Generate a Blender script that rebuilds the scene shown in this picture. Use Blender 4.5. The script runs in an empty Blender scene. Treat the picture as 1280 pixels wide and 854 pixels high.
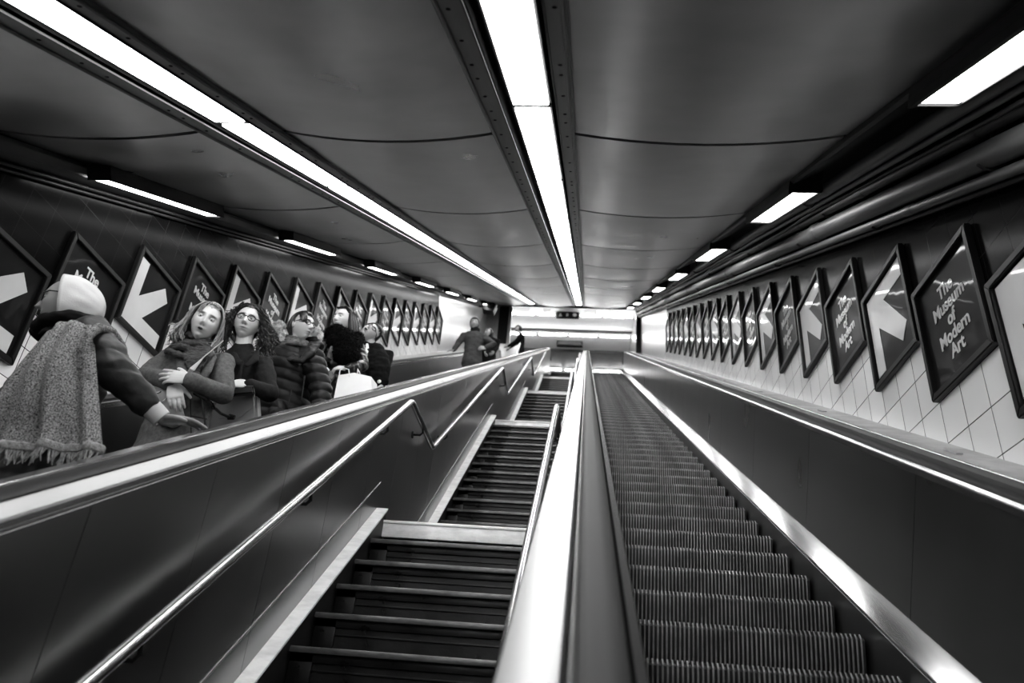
import bpy, bmesh, math, random
import numpy as np
from mathutils import Vector, Matrix, noise
random.seed(7)
PI = math.pi
TH = math.radians(29.14)                      # pitch of the escalator shaft
CT, ST = math.cos(TH), math.sin(TH)
C = bpy.context.scene.collection
S = bpy.context.scene
FPX = 955.0                                   # focal length for a 1280 px wide frame
RC = [[0.99466, 0.097315, 0.034375], [0.035094, -0.005691, -0.999368], [-0.097058, 0.995237, -0.009076]]

def W(x, s, h):                               # slope frame (across, along, perpendicular) -> world
    return Vector((x, s*CT - h*ST, s*ST + h*CT))

def at(px, py, y):                            # point of the photograph at world depth y
    a, b = (px-640)/FPX, (py-427)/FPX
    d = [RC[0][i]*a + RC[1][i]*b + RC[2][i] for i in range(3)]
    w = W(*d)
    return w*(y/w.y)

# ------------------------------------------------------------------ materials
def mat(name, col, rough=.5, metal=0., var=0., vscale=4., stretch=(1, 1, 1), bump=0., bscale=60., bstretch=None,
        coat=0., emit=0., spec=.5, sheen=0., rvar=0., detail=4):
    m = bpy.data.materials.new(name); m.use_nodes = True
    nt = m.node_tree; N = nt.nodes; L = nt.links
    b = N['Principled BSDF']
    c = (col, col, col, 1) if not isinstance(col, tuple) else (*col, 1)
    b.inputs['Base Color'].default_value = c
    b.inputs['Roughness'].default_value = rough
    b.inputs['Metallic'].default_value = metal
    b.inputs['Specular IOR Level'].default_value = spec
    b.inputs['Coat Weight'].default_value = coat
    b.inputs['Coat Roughness'].default_value = .04
    if sheen: b.inputs['Sheen Weight'].default_value = sheen
    if emit:
        b.inputs['Emission Color'].default_value = (1, 1, 1, 1)
        b.inputs['Emission Strength'].default_value = emit
    tc = N.new('ShaderNodeTexCoord')
    def tex(scale, st):
        mp = N.new('ShaderNodeMapping'); mp.inputs['Scale'].default_value = st
        L.new(tc.outputs['Object'], mp.inputs['Vector'])
        t = N.new('ShaderNodeTexNoise'); t.inputs['Scale'].default_value = scale; t.inputs['Detail'].default_value = detail
        t.inputs['Roughness'].default_value = .6
        L.new(mp.outputs['Vector'], t.inputs['Vector'])
        return t
    if var or rvar:
        t = tex(vscale, stretch)
        if var:
            r = N.new('ShaderNodeMapRange')
            r.inputs['From Min'].default_value = .3; r.inputs['From Max'].default_value = .7
            r.inputs['To Min'].default_value = 1-var; r.inputs['To Max'].default_value = 1+var
            L.new(t.outputs['Fac'], r.inputs['Value'])
            mx = N.new('ShaderNodeVectorMath'); mx.operation = 'SCALE'
            mx.inputs[0].default_value = c[:3]
            L.new(r.outputs['Result'], mx.inputs['Scale'])
            L.new(mx.outputs['Vector'], b.inputs['Base Color'])
        if rvar:
            r2 = N.new('ShaderNodeMapRange')
            r2.inputs['From Min'].default_value = .3; r2.inputs['From Max'].default_value = .7
            r2.inputs['To Min'].default_value = max(0.02, rough-rvar); r2.inputs['To Max'].default_value = rough+rvar
            L.new(t.outputs['Fac'], r2.inputs['Value']); L.new(r2.outputs['Result'], b.inputs['Roughness'])
    if bump:
        t2 = tex(bscale, bstretch or (1, 1, 1))
        bp = N.new('ShaderNodeBump'); bp.inputs['Strength'].default_value = bump; bp.inputs['Distance'].default_value = .01
        L.new(t2.outputs['Fac'], bp.inputs['Height']); L.new(bp.outputs['Normal'], b.inputs['Normal'])
    return m

M = {}
M['lamp'] = mat('lamp_diffuser', .9, .4, emit=11.)
M['lamp_side'] = mat('side_lamp_diffuser', .9, .4, emit=9.)
M['lamp_hall'] = mat('hall_lamp_diffuser', .9, .4, emit=12.)
M['black'] = mat('black_enamel', .006, .35, var=.3, spec=.2)
M['dark'] = mat('dark_paint', .010, .45, spec=.25, var=.3, vscale=8)
M['grey'] = mat('grey_paint', .07, .5, var=.2, vscale=6)
M['pipe'] = mat('pipe_paint', .06, .45, var=.25, vscale=5, stretch=(1, .4, 1))
M['flange'] = mat('flange_metal', .11, .42, .6, var=.2, vscale=5, stretch=(6, .5, 6))
M['ceil'] = mat('ceiling_metal', .40, .34, .92, var=.22, vscale=1.6, rvar=.07, detail=3)
M['steel'] = mat('brushed_steel', .55, .2, 1., var=.08, vscale=3, stretch=(8, .6, 8), bump=.02, bscale=40, bstretch=(10, .3, 10))
M['steel_skirt'] = mat('skirt_steel', .42, .15, 1., var=.06, vscale=4, stretch=(8, .5, 8))
M['steel_deck'] = mat('polished_deck', .085, .27, 1., var=.06, vscale=4, stretch=(8, .5, 8))
M['steel_panel'] = mat('panel_steel', .19, .3, 1., var=.10, vscale=1.2, stretch=(1, 1, 1), rvar=.03, detail=2)
M['steel_clad'] = mat('stair_cladding_steel', .27, .34, 1., var=.10, vscale=1.2, rvar=.03, detail=2)
M['steel_wall'] = mat('wall_steel', .55, .3, .9, var=.12, vscale=6, stretch=(1, 8, .4), bump=.03, bscale=30, bstretch=(1, 6, .3))
M['rubber'] = mat('handrail_rubber', .012, .55, var=.2, vscale=5, stretch=(4, .5, 4), spec=.15)
M['rail'] = mat('rail_steel', .6, .22, 1., var=.1, vscale=10, stretch=(4, .4, 4))
M['step_metal'] = mat('step_aluminium', .25, .42, .5, var=.5, vscale=7, bump=.04, bscale=70)
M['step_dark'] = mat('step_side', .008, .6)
M['stair'] = mat('stair_paint', .005, .36, 0., spec=.28, var=.5, vscale=9, bump=.12, bscale=45, rvar=.12)
M['nosing'] = mat('stair_nosing', .12, .4, .6, var=.4, vscale=12, stretch=(1, 4, 4), bump=.05, bscale=60)
M['white_edge'] = mat('worn_white_paint', .92, .5, var=.18, vscale=7, stretch=(1, 2, 3), bump=.15, bscale=25)
M['ledge'] = mat('dusty_ledge', .3, .35, .4, var=.4, vscale=5, bump=.08, bscale=20)
M['hallceil'] = mat('white_ceiling', .9, .6, var=.03)
M['floor'] = mat('terrazzo', .12, .5, var=.2)
M['art'] = mat('poster_print', .006, .35, var=.5, vscale=3, coat=.32, spec=.05)
M['artwhite'] = mat('poster_white', .62, .4, var=.06, coat=1.)
M['white'] = mat('white_paper', .82, .6, var=.04)
M['signwhite'] = mat('sign_white', .8, .5, emit=.6)

def tile_mat(name):
    m = bpy.data.materials.new(name); m.use_nodes = True
    nt = m.node_tree; N = nt.nodes; L = nt.links; b = N['Principled BSDF']
    g = N.new('ShaderNodeNewGeometry'); sp = N.new('ShaderNodeSeparateXYZ'); L.new(g.outputs['Position'], sp.inputs[0])
    def math_(op, a, bb=None):
        n = N.new('ShaderNodeMath'); n.operation = op
        for i, v in enumerate((a, bb)):
            if v is None: continue
            if isinstance(v, (int, float)): n.inputs[i].default_value = v
            else: L.new(v, n.inputs[i])
        return n.outputs[0]
    y, z = sp.outputs['Y'], sp.outputs['Z']
    T = .2155
    def line(v, off):
        f = math_('FRACT', math_('ADD', math_('MULTIPLY', v, 1/T), off))
        d = math_('ABSOLUTE', math_('SUBTRACT', f, .5))
        return math_('GREATER_THAN', d, .488)
    lines = math_('MAXIMUM', line(y, .32), line(z, .1))
    h = math_('ADD', math_('MULTIPLY', y, -ST), math_('MULTIPLY', z, CT))
    up = math_('GREATER_THAN', h, .12)
    wn = N.new('ShaderNodeTexWhiteNoise'); wn.noise_dimensions = '2D'
    cb = N.new('ShaderNodeCombineXYZ')
    L.new(math_('FLOOR', math_('ADD', math_('MULTIPLY', y, 1/T), .32)), cb.inputs[0])
    L.new(math_('FLOOR', math_('ADD', math_('MULTIPLY', z, 1/T), .1)), cb.inputs[1])
    L.new(cb.outputs[0], wn.inputs['Vector'])
    v = math_('ADD', math_('MULTIPLY', wn.outputs['Value'], .12), .94)
    base = N.new('ShaderNodeMix'); base.data_type = 'RGBA'
    L.new(up, base.inputs['Factor'])
    base.inputs['A'].default_value = (.74, .74, .74, 1); base.inputs['B'].default_value = (.004, .004, .004, 1)
    sc = N.new('ShaderNodeVectorMath'); sc.operation = 'SCALE'
    L.new(base.outputs['Result'], sc.inputs[0]); L.new(v, sc.inputs['Scale'])
    fin = N.new('ShaderNodeMix'); fin.data_type = 'RGBA'
    L.new(lines, fin.inputs['Factor']); L.new(sc.outputs['Vector'], fin.inputs['A'])
    fin.inputs['B'].default_value = (.012, .012, .012, 1)
    L.new(fin.outputs['Result'], b.inputs['Base Color'])
    b.inputs['Roughness'].default_value = .16
    L.new(math_('SUBTRACT', .5, math_('MULTIPLY', up, .47)), b.inputs['Specular IOR Level'])
    bp = N.new('ShaderNodeBump'); bp.inputs['Strength'].default_value = .25; bp.inputs['Distance'].default_value = .01
    tilt = math_('ADD', math_('MULTIPLY', lines, -1.), math_('MULTIPLY', wn.outputs['Value'], .3))
    L.new(tilt, bp.inputs['Height']); L.new(bp.outputs['Normal'], b.inputs['Normal'])
    return m
M['tile'] = tile_mat('wall_tiles')

# ------------------------------------------------------------------ mesh builder
class MB:
    def __init__(s): s.bm = bmesh.new(); s.mi = 0
    def face(s, vs):
        try:
            f = s.bm.faces.new(vs); f.material_index = s.mi; return f
        except ValueError: return None
    def box(s, x0, x1, y0, y1, z0, z1, bev=0.):
        t = bmesh.new()
        v = [t.verts.new((x, y, z)) for z in (z0, z1) for y in (y0, y1) for x in (x0, x1)]
        for f in ((0, 2, 3, 1), (4, 5, 7, 6), (0, 1, 5, 4), (2, 6, 7, 3), (0, 4, 6, 2), (1, 3, 7, 5)):
            t.faces.new([v[i] for i in f])
        if bev: bmesh.ops.bevel(t, geom=t.edges[:], offset=bev, segments=2, affect='EDGES', profile=.5)
        s.join(t)
    def join(s, t, mx=None):
        mp = {}
        for v in t.verts: mp[v] = s.bm.verts.new(mx @ v.co if mx else v.co)
        for f in t.faces: s.face([mp[v] for v in f.verts])
        t.free()
    def poly(s, pts, ax, d0, d1):               # polygon extruded along axis ax
        def mk(p, d): return {0: (d, p[0], p[1]), 1: (p[0], d, p[1]), 2: (p[0], p[1], d)}[ax]
        a = [s.bm.verts.new(mk(p, d0)) for p in pts]; b = [s.bm.verts.new(mk(p, d1)) for p in pts]
        s.face(a[::-1]); s.face(b)
        n = len(pts)
        for i in range(n): s.face([a[i], a[(i+1) % n], b[(i+1) % n], b[i]])
    def tube(s, pts, rad, seg=12, cap=True, ref=None):
        # pts: vectors; rad: number or list of numbers / (a, b) pairs
        P = [Vector(p) for p in pts]; n = len(P)
        R = rad if isinstance(rad, (list, tuple)) else [rad]*n
        R = [(r, r) if not isinstance(r, (tuple, list)) else r for r in R]
        T = []
        for i in range(n):
            t = (P[min(i+1, n-1)] - P[max(i-1, 0)])
            T.append(t.normalized() if t.length > 1e-9 else Vector((0, 0, 1)))
        if cap:                                  # rounded ends
            e0, e1 = min(R[0]), min(R[-1])
            P2 = [P[0]-T[0]*e0*.9, P[0]-T[0]*e0*.6] + P + [P[-1]+T[-1]*e1*.6, P[-1]+T[-1]*e1*.9]
            R2 = [(R[0][0]*.35, R[0][1]*.35), (R[0][0]*.78, R[0][1]*.78)] + R + [(R[-1][0]*.78, R[-1][1]*.78), (R[-1][0]*.35, R[-1][1]*.35)]
            T2 = [T[0]]*2 + T + [T[-1]]*2
            P, R, T = P2, R2, T2
        u = Vector(ref) if ref is not None else None
        if u is None:
            u = Vector((1, 0, 0)) if abs(T[0].x) < .8 else Vector((0, 0, 1))
        fixed = ref is not None
        rings = []
        for p, r, t in zip(P, R, T):
            uu = u - t*u.dot(t)
            if uu.length < 1e-6: uu = t.orthogonal()
            uu.normalize(); vv = t.cross(uu)
            if not fixed: u = uu
            rings.append([s.bm.verts.new(p + uu*r[0]*math.cos(2*PI*k/seg) + vv*r[1]*math.sin(2*PI*k/seg)) for k in range(seg)])
        for a, b in zip(rings, rings[1:]):
            for k in range(seg): s.face([a[k], a[(k+1) % seg], b[(k+1) % seg], b[k]])
        s.face(rings[0][::-1]); s.face(rings[-1])
    def sweep(s, prof, path):                    # prof [(x, n)] closed, path [(s, h)] in the slope frame
        n = len(path); rings = []
        for i in range(n):
            d0 = Vector(path[i]) - Vector(path[i-1]) if i else None
            d1 = Vector(path[i+1]) - Vector(path[i]) if i < n-1 else None
            d0 = (d0 or d1).normalized(); d1 = (d1 or d0).normalized()
            t = (d0+d1).normalized(); nn = Vector((-t.y, t.x)); k = 1/max(.3, nn.dot(Vector((-d0.y, d0.x))))
            rings.append([s.bm.verts.new((x, path[i][0]+nn.x*q*k, path[i][1]+nn.y*q*k)) for x, q in prof])
        m = len(prof)
        for a, b in zip(rings, rings[1:]):
            for k in range(m): s.face([a[k], a[(k+1) % m], b[(k+1) % m], b[k]])
        s.face(rings[0][::-1]); s.face(rings[-1])
    def ell(s, c, r, seg=20, rings=12, mx=None):
        t = bmesh.new(); bmesh.ops.create_uvsphere(t, u_segments=seg, v_segments=rings, radius=1)
        m = Matrix.Translation(Vector(c)) @ (mx.to_4x4() if mx else Matrix.Identity(4)) @ Matrix.Diagonal((*r, 1))
        s.join(t, m)
    def mesh(s, name, mats, off=(0, 0, 0), smooth=True):
        o = Vector(off)
        for v in s.bm.verts: v.co -= o
        bmesh.ops.recalc_face_normals(s.bm, faces=s.bm.faces[:])
        me = bpy.data.meshes.new(name); s.bm.to_mesh(me); s.bm.free()
        for m in (mats if isinstance(mats, (list, tuple)) else [mats]): me.materials.append(m)
        if smooth:
            me.polygons.foreach_set('use_smooth', [True]*len(me.polygons))
            try: me.set_sharp_from_angle(angle=math.radians(38))
            except Exception: pass
        return me

ORG = {}
def tag(o, label=None, cat=None, group=None, kind=None):
    if label: o['label'] = label
    if cat: o['category'] = cat
    if group: o['group'] = group
    if kind: o['kind'] = kind
    return o
def thing(name, label, cat, loc, group=None, rz=0.):
    o = bpy.data.objects.new(name, None); C.objects.link(o); o.empty_display_size = .1
    o.location = loc; o.rotation_euler = (0, 0, rz); ORG[o.name] = Vector(loc)
    return tag(o, label, cat, group)
def slope_local(v):                              # world vector -> slope frame
    return Vector((v.x, v.y*CT + v.z*ST, -v.y*ST + v.z*CT))
def wn(o):
    if len(o.data.vertices) < 6000:
        m = o.modifiers.new('normals', 'WEIGHTED_NORMAL'); m.keep_sharp = True; m.weight = 100
    return o
def part(name, mb, mats, parent=None, frame='G', label=None, smooth=True, wroot=None):
    """frame G: world coordinates, S: slope coordinates, L: local to the parent."""
    w = wroot if wroot is not None else (ORG[parent.name] if parent is not None else Vector((0, 0, 0)))
    if frame == 'S': off = slope_local(w)
    elif frame == 'G': off = w
    else: off = Vector((0, 0, 0))
    me = mb.mesh(name, mats, off, smooth)
    o = bpy.data.objects.new(name, me); C.objects.link(o)
    if frame == 'S': o.rotation_euler = (TH, 0, 0)
    if parent is not None: o.parent = parent
    if label: o['label'] = label
    ORG[o.name] = w
    if smooth: wn(o)
    return o
def sub(name, mb, mats, par, label=None):        # sub-part given in the same frame and origin as its (unrotated-relative) part
    w = ORG[par.name]
    off = slope_local(w) if abs(par.rotation_euler[0]-TH) < 1e-6 else w
    me = mb.mesh(name, mats, off); o = bpy.data.objects.new(name, me); C.objects.link(o); o.parent = par
    if label: o['label'] = label
    ORG[o.name] = w
    return o
def solo(name, mb, mats, origin, frame='G', label=None, cat=None, group=None, kind=None, smooth=True):
    off = slope_local(Vector(origin)) if frame == 'S' else Vector(origin)
    me = mb.mesh(name, mats, off, smooth); o = bpy.data.objects.new(name, me); C.objects.link(o)
    o.location = origin
    if frame == 'S': o.rotation_euler = (TH, 0, 0)
    ORG[o.name] = Vector(origin)
    if smooth: wn(o)
    return tag(o, label, cat, group, kind)
ORD = ['nearest', 'second', 'third', 'fourth', 'fifth', 'sixth', 'seventh', 'eighth', 'ninth', 'tenth', 'eleventh', 'twelfth', 'thirteenth',
       'fourteenth', 'fifteenth', 'sixteenth', 'seventeenth', 'eighteenth', 'nineteenth', 'twentieth', 'twenty-first']

# ------------------------------------------------------------------ dimensions (slope frame, metres)
XR, XL = 1.75, -3.34
HC = .98                                         # ceiling above the camera, perpendicular to the slope
HN = -1.235                                      # escalator nosing line
S0, S1 = -1.2, 27.3                              # bottom (behind the camera) and top of the run
SC = 25.0                                        # where the sloping ceiling stops
ZU = S1*ST + HN*CT                               # upper floor level
YU = S1*CT - HN*ST
ZC2 = 14.95                                      # upper hall ceiling
HOR = (CT, -ST)                                  # world-horizontal direction in (s, h)

# ------------------------------------------------------------------ room shell
for side, x0, x1, nm in ((1, XR, XR+.12, 'wall_right'), (-1, XL-.12, XL, 'wall_left')):
    mb = MB()
    mb.box(x0, x1, S0, 17.25 if side > 0 else 17.0, -1.9, 1.12)
    mb.mi = 1
    mb.box(x0, x1, 17.25 if side > 0 else 17.0, 25.6, -1.9, 1.05)
    solo(nm, mb, [M['tile'], M['steel_wall']], W(x0, 8, -1.9), 'S', kind='structure', smooth=False)
    mb = MB(); mb.box(x0, x1, 22.3, 34, 10.5, ZC2+.1)
    solo(nm, mb, M['steel_wall'], (x0, 28, 10.5), kind='structure', smooth=False)
mb = MB(); mb.box(XL-.12, XR+.12, 34, 34.12, ZU, ZC2+.1)
solo('wall_back', mb, M['grey'], (-.8, 34, ZU), kind='structure', smooth=False)
mb = MB(); mb.box(XL-.12, XR+.12, S0, S1, -2.05, -1.9)
solo('floor', mb, M['dark'], W(-.8, 12, -2.05), 'S', kind='structure', smooth=False)  # unseen dark slab beneath the whole run, added to block light leaks
mb = MB(); mb.box(XL-.12, XR+.12, YU+.36, 34.12, ZU-.2, ZU)
solo('floor', mb, M['floor'], (-.8, 29, ZU-.2), kind='structure', smooth=False)
# upper hall ceiling: white bays, then a dark bay
mb = MB()
mb.box(XL-.12, XR+.12, 21.6, 27.9, ZC2, ZC2+.1); mb.box(XL-.12, XR+.12, 29.35, 34.1, ZC2, ZC2+.1)
mb.mi = 1; mb.box(XL-.12, XR+.12, 27.9, 29.35, ZC2-.12, ZC2+.1)
solo('ceiling', mb, [M['hallceil'], M['grey']], (-.8, 28, ZC2), kind='structure', smooth=False)

# sloping ceiling of bowed metal sheets
mb = MB()
PITCH, SEAM0 = 2.283, 3.81
for (xa, xb) in ((-3.24, -2.0), (-1.59, -.485), (-.104, 1.2)):
    k = -2
    while SEAM0 + k*PITCH < SC:
        a, b = max(S0, SEAM0+k*PITCH+.024), min(SC, SEAM0+(k+1)*PITCH-.024); k += 1
        if b <= a: continue
        nx, ny = 10, 3
        g = []
        for j in range(ny+1):
            row = []
            for i in range(nx+1):
                u = i/nx; v = j/ny
                sag = .05*(4*u*(1-u)) + .006*(4*v*(1-v))
                row.append(mb.bm.verts.new((xa+(xb-xa)*u, a+(b-a)*v, HC+.028-sag)))
            g.append(row)
        for j in range(ny):
            for i in range(nx): mb.face([g[j][i], g[j][i+1], g[j+1][i+1], g[j+1][i]])
        # turned-up rim all round
        rim = g[0] + [r[-1] for r in g[1:]] + g[-1][-2::-1] + [r[0] for r in g[-2:0:-1]]
        upv = [mb.bm.verts.new((v.co.x, v.co.y, HC+.07)) for v in rim]
        for i in range(len(rim)): mb.face([rim[i], rim[(i+1) % len(rim)], upv[(i+1) % len(rim)], upv[i]])
mb.mi = 1
mb.box(XL-.12, XR+.12, S0, SC, HC+.16, HC+.24)    # slab over the sheets
for k in range(-2, 10):                           # joint strips over the gaps
    s_ = SEAM0+k*PITCH
    for (xa, xb) in ((-3.24, -2.0), (-1.59, -.485), (-.104, 1.2)):
        if S0 < s_ < SC: mb.box(xa, xb, s_-.03, s_+.03, HC+.07, HC+.09)
solo('ceiling', mb, [M['ceil'], M['black']], W(-.8, 12, HC), 'S', kind='structure')

# light channels: bolted flanges and dark recess walls
for n, (fa, ra, rb, fb) in enumerate(((-.485, -.40, -.165, -.104), (-2.0, -1.90, -1.66, -1.59))):
    mb = MB()
    mb.box(fa-.012, ra, S0, SC, HC+.004, HC+.02); mb.box(rb, fb+.012, S0, SC, HC+.004, HC+.02)
    mb.tube([(fa, S0, HC), (fa, SC, HC)], .008, 8, cap=False); mb.tube([(fb, S0, HC), (fb, SC, HC)], .007, 8, cap=False)
    mb.mi = 1
    mb.box(ra-.006, ra, S0, SC, HC-.004, HC+.12); mb.box(rb, rb+.006, S0, SC, HC-.004, HC+.12)
    mb.box(ra, rb, S0, SC, HC+.11, HC+.13)
    s_ = S0+.2
    while s_ < SC:
        for x in ((fa+ra)/2-.012, (rb+fb)/2+.004):
            if x > fa and random.random() < .85:
                t = bmesh.new(); bmesh.ops.create_uvsphere(t, u_segments=8, v_segments=6, radius=1)
                mb.join(t, Matrix.Translation((x, s_+random.uniform(-.03, .03), HC+.003)) @ Matrix.Diagonal((.0085, .0085, .004, 1)))
        s_ += .24 if int(s_*10) % 3 else .13
    solo('trim_%d' % (n+1), mb, [M['flange'], M['black']], W((fa+fb)/2, 12, HC), 'S', kind='structure')
# soffit right of the ceiling sheets, sloping up to the pipe recess; box trunk on the left
mb = MB(); mb.poly([(1.2, HC+.0), (1.215, HC-.012), (1.42, HC+.09), (XR, HC+.09), (XR, HC+.16), (1.2, HC+.16)], 1, S0, SC)
solo('trim_3', mb, M['dark'], W(1.4, 12, HC), 'S', kind='structure')
mb = MB(); mb.poly([(-3.34, .89), (-3.18, .90), (-3.17, .955), (-3.235, .965), (-3.235, 1.0), (-3.34, 1.0)], 1, S0, SC)
solo('trim_4', mb, M['grey'], W(-3.3, 12, .92), 'S', kind='structure')
# dusty ledges between balustrade and tiled wall
mb = MB(); mb.poly([(1.542, -.459), (XR, -.452), (XR, -.60), (1.542, -.60)], 1, S0, S1)
for k in range(14): mb.box(1.62, 1.65, 1.6+1.9*k, 1.72+1.9*k, -.458, -.448, .003)
solo('trim_5', mb, M['ledge'], W(1.7, 12, -.6), 'S', kind='structure')
mb = MB(); mb.poly([(-3.04, -.47), (XL, -.452), (XL, -.60), (-3.04, -.60)], 1, S0, S1)
solo('trim_6', mb, M['ledge'], W(-3.2, 12, -.6), 'S', kind='structure')
# portal at the head of the shaft
mb = MB(); mb.box(XL, XR, SC, SC+.55, HC-.05, HC+.4, .01)
solo('trim_7', mb, M['black'], W(-.8, SC, HC), 'S', kind='structure')
mb = MB(); mb.box(1.60, XR, 21.9, 22.1, 10.6, 13.3, .01)
solo('trim_8', mb, M['black'], (1.67, 22, 10.6), kind='structure')
mb = MB(); mb.box(XL, -2.95, 21.9, 22.1, 10.8, 13.4, .01); mb.box(-2.62, -2.52, 21.9, 22.1, 10.8, 13.4, .01); mb.box(-2.95, -2.62, 21.9, 22.1, 10.8, 11.85)
mb.mi = 1; mb.box(-2.95, -2.62, 21.98, 22.05, 11.85, 13.4)
solo('trim_9', mb, [M['steel_wall'], M['black']], (-2.9, 22, 10.8), kind='structure')

# ------------------------------------------------------------------ lights
def lamp(name, label, x0, x1, s0, s1, h0, h1, m, group, bottom_only=True, frame='S', house=None):
    c = W((x0+x1)/2, (s0+s1)/2, h1) if frame == 'S' else Vector(((x0+x1)/2, (s0+s1)/2, h1))
    t = thing(name, label, 'light', c, group)
    a = MB(); e = .012
    a.box(x0-e, x1+e, s0, s1, h0+.012, h1, .004)
    part('housing', a, house or M['dark'], t, frame)
    a = MB(); a.box(x0, x1, s0+.008, s1-.008, h0, h0+.014, .004)
    part('diffuser', a, m, t, frame)
    return t
for k in range(-1, 14):
    a, b = 3.33+1.59*(k-1)+.03, 3.33+1.59*k-.024
    if b > SC: b = SC-.03
    if a > SC or b < S0: continue
    n = k+1
    if n < 0: lab = 'fluorescent tube of the centre channel behind the viewpoint'
    else: lab = 'white fluorescent tube light in the centre ceiling channel, %s from the near end' % ORD[n]
    lamp('fluorescent_light', lab, -.352, -.198, a, b, HC+.012, HC+.11, M['lamp'], 'lights of the centre ceiling channel')
for k in range(-2, 14):
    a, b = 3.33+1.59*(k-1)+.3+.03, 3.33+1.59*k-.024+.3
    if b > SC: b = SC-.03
    if a > SC or b < S0 or b-a < .2: continue
    n = k
    if n < 0: continue
    lab = 'white fluorescent tube light in the left ceiling channel, %s from the near end' % ORD[n]
    lamp('fluorescent_light', lab, -1.852, -1.70, a, b, HC+.012, HC+.11, M['lamp'], 'lights of the left ceiling channel')
for k in range(8):                                # right side boxes hanging under the ceiling edge
    b = 3.046+2.98*k; a = b-1.25
    t = thing('side_light', 'boxed light under the right ceiling edge beside the pipes, %s from the near end' % ORD[k], 'light', W(1.28, (a+b)/2, HC), 'lights along the right ceiling edge')
    mb = MB(); mb.poly([(1.19, .985), (1.185, .945), (1.195, .938), (1.375, .935), (1.385, .945), (1.385, 1.06)], 1, a, b); mb.box(1.186, 1.206, a, b, .912, .946); mb.box(1.366, 1.384, a, b, .922, .946); mb.box(1.19, 1.38, b-.012, b, .918, .95); mb.box(1.19, 1.38, a, a+.012, .918, .95)
    part('housing', mb, M['dark'], t, 'S')
    mb = MB(); mb.box(1.21, 1.362, a+.02, b-.02, .926, .939, .004)
    part('diffuser', mb, M['lamp_side'], t, 'S')
for k in range(8):
    a = 1.53+3.0*k; b = a+1.5
    t = thing('side_light', 'slim light along the left ceiling edge over dark tiles, %s from the near end' % ORD[k], 'light', W(-3.08, (a+b)/2, .97), 'lights along the left ceiling edge')
    mb = MB(); mb.box(-3.165, -3.005, a, b, .905, .985, .005); mb.box(-3.016, -3.002, a, b, .878, .91); mb.box(-3.16, -3.005, a, a+.01, .88, .91); mb.box(-3.16, -3.005, b-.01, b, .88, .91)
    part('housing', mb, M['dark'], t, 'S')
    mb = MB(); mb.box(-3.15, -3.02, a+.015, b-.015, .89, .906, .004)
    part('diffuser', mb, M['lamp_side'], t, 'S')
# rows across the upper hall
def hall_row(y, z, spans, rowname):
    for i, (xa, xb) in enumerate(spans):
        t = thing('hall_light', 'fluorescent tube %s from the left in the %s row of lights across the upper hall' % (ORD[i] if i else 'first', rowname), 'light', (0.5*(xa+xb), y, z), 'hall lights, %s row' % rowname)
        mb = MB(); mb.box(xa+.1, xb-.1, y-.03, y+.03, z+.03, z+.055, .004); part('housing', mb, M['hallceil'], t)
        mb = MB(); mb.tube([(xa+.2, y, z+.04), (xa+.2, y, ZC2)], .012, 8)
        part('hanger', mb, M['hallceil'], t)
        mb = MB(); mb.tube([(xb-.2, y, z+.04), (xb-.2, y, ZC2)], .012, 8)
        part('hanger', mb, M['hallceil'], t)
        mb = MB(); mb.tube([(xa+.05, y, z), (xb-.05, y, z)], .036, 12)
        part('diffuser', mb, M['lamp_hall'], t)
hall_row(24.78, 14.73, [(-3.05, -1.98), (-1.9, -1.22), (-.28, .52), (.6, 1.4), (1.43, 1.7)], 'nearest')
hall_row(26.32, 14.73, [(-3.15, -2.0), (-1.9, -.78), (-.7, .42), (.5, 1.68)], 'middle')
hall_row(29.35, 14.72, [(-3.2, -2.2), (-2.1, -1.0), (-.9, .2), (.3, 1.0), (1.05, 1.7)], 'farthest')
mb = MB(); mb.box(XL, XR, 26.25, 26.33, ZC2-.08, ZC2+.02)
solo('trim_10', mb, M['grey'], (-.8, 26.3, ZC2-.08), kind='structure')

# hanging signs in the upper hall
t = thing('hanging_sign', 'dark hanging sign with three pale marks between the nearest hall lights', 'sign', (-.75, 24.9, 14.9))
mb = MB(); mb.box(-1.17, -.32, 24.86, 24.94, 14.66, 14.93, .008); part('sign_box', mb, M['dark'], t)
mb = MB()
mb.poly([(-1.09, 14.72), (-.95, 14.72), (-1.02, 14.88)], 1, 24.853, 24.862)
mb.box(-.80, -.72, 24.853, 24.862, 14.73, 14.87, .003)
mb.poly([(-.48+.075*math.cos(q*PI/8), 14.80+.075*math.sin(q*PI/8)) for q in range(16)], 1, 24.853, 24.862)
part('sign_marks', mb, M['artwhite'], t)
mb = MB()
for x in (-1.05, -.45): mb.tube([(x, 24.9, 14.9), (x, 24.9, ZC2)], .012, 8)
part('hanger', mb, M['dark'], t)
t = thing('hanging_sign', 'long dark box sign hanging below the middle row of hall lights', 'sign', (-.67, 27.2, 14.9))
mb = MB(); mb.box(-1.2, -.15, 27.1, 27.3, 14.70, 14.93, .03); part('sign_box', mb, M['dark'], t)
mb = MB(); mb.box(-1.14, -.21, 27.085, 27.102, 14.74, 14.89, .006); part('sign_face', mb, M['grey'], t)
mb = MB(); mb.box(-.95, -.90, 27.17, 27.23, 14.9, ZC2); mb.box(-.45, -.40, 27.17, 27.23, 14.9, ZC2); part('hanger', mb, M['dark'], t)
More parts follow.
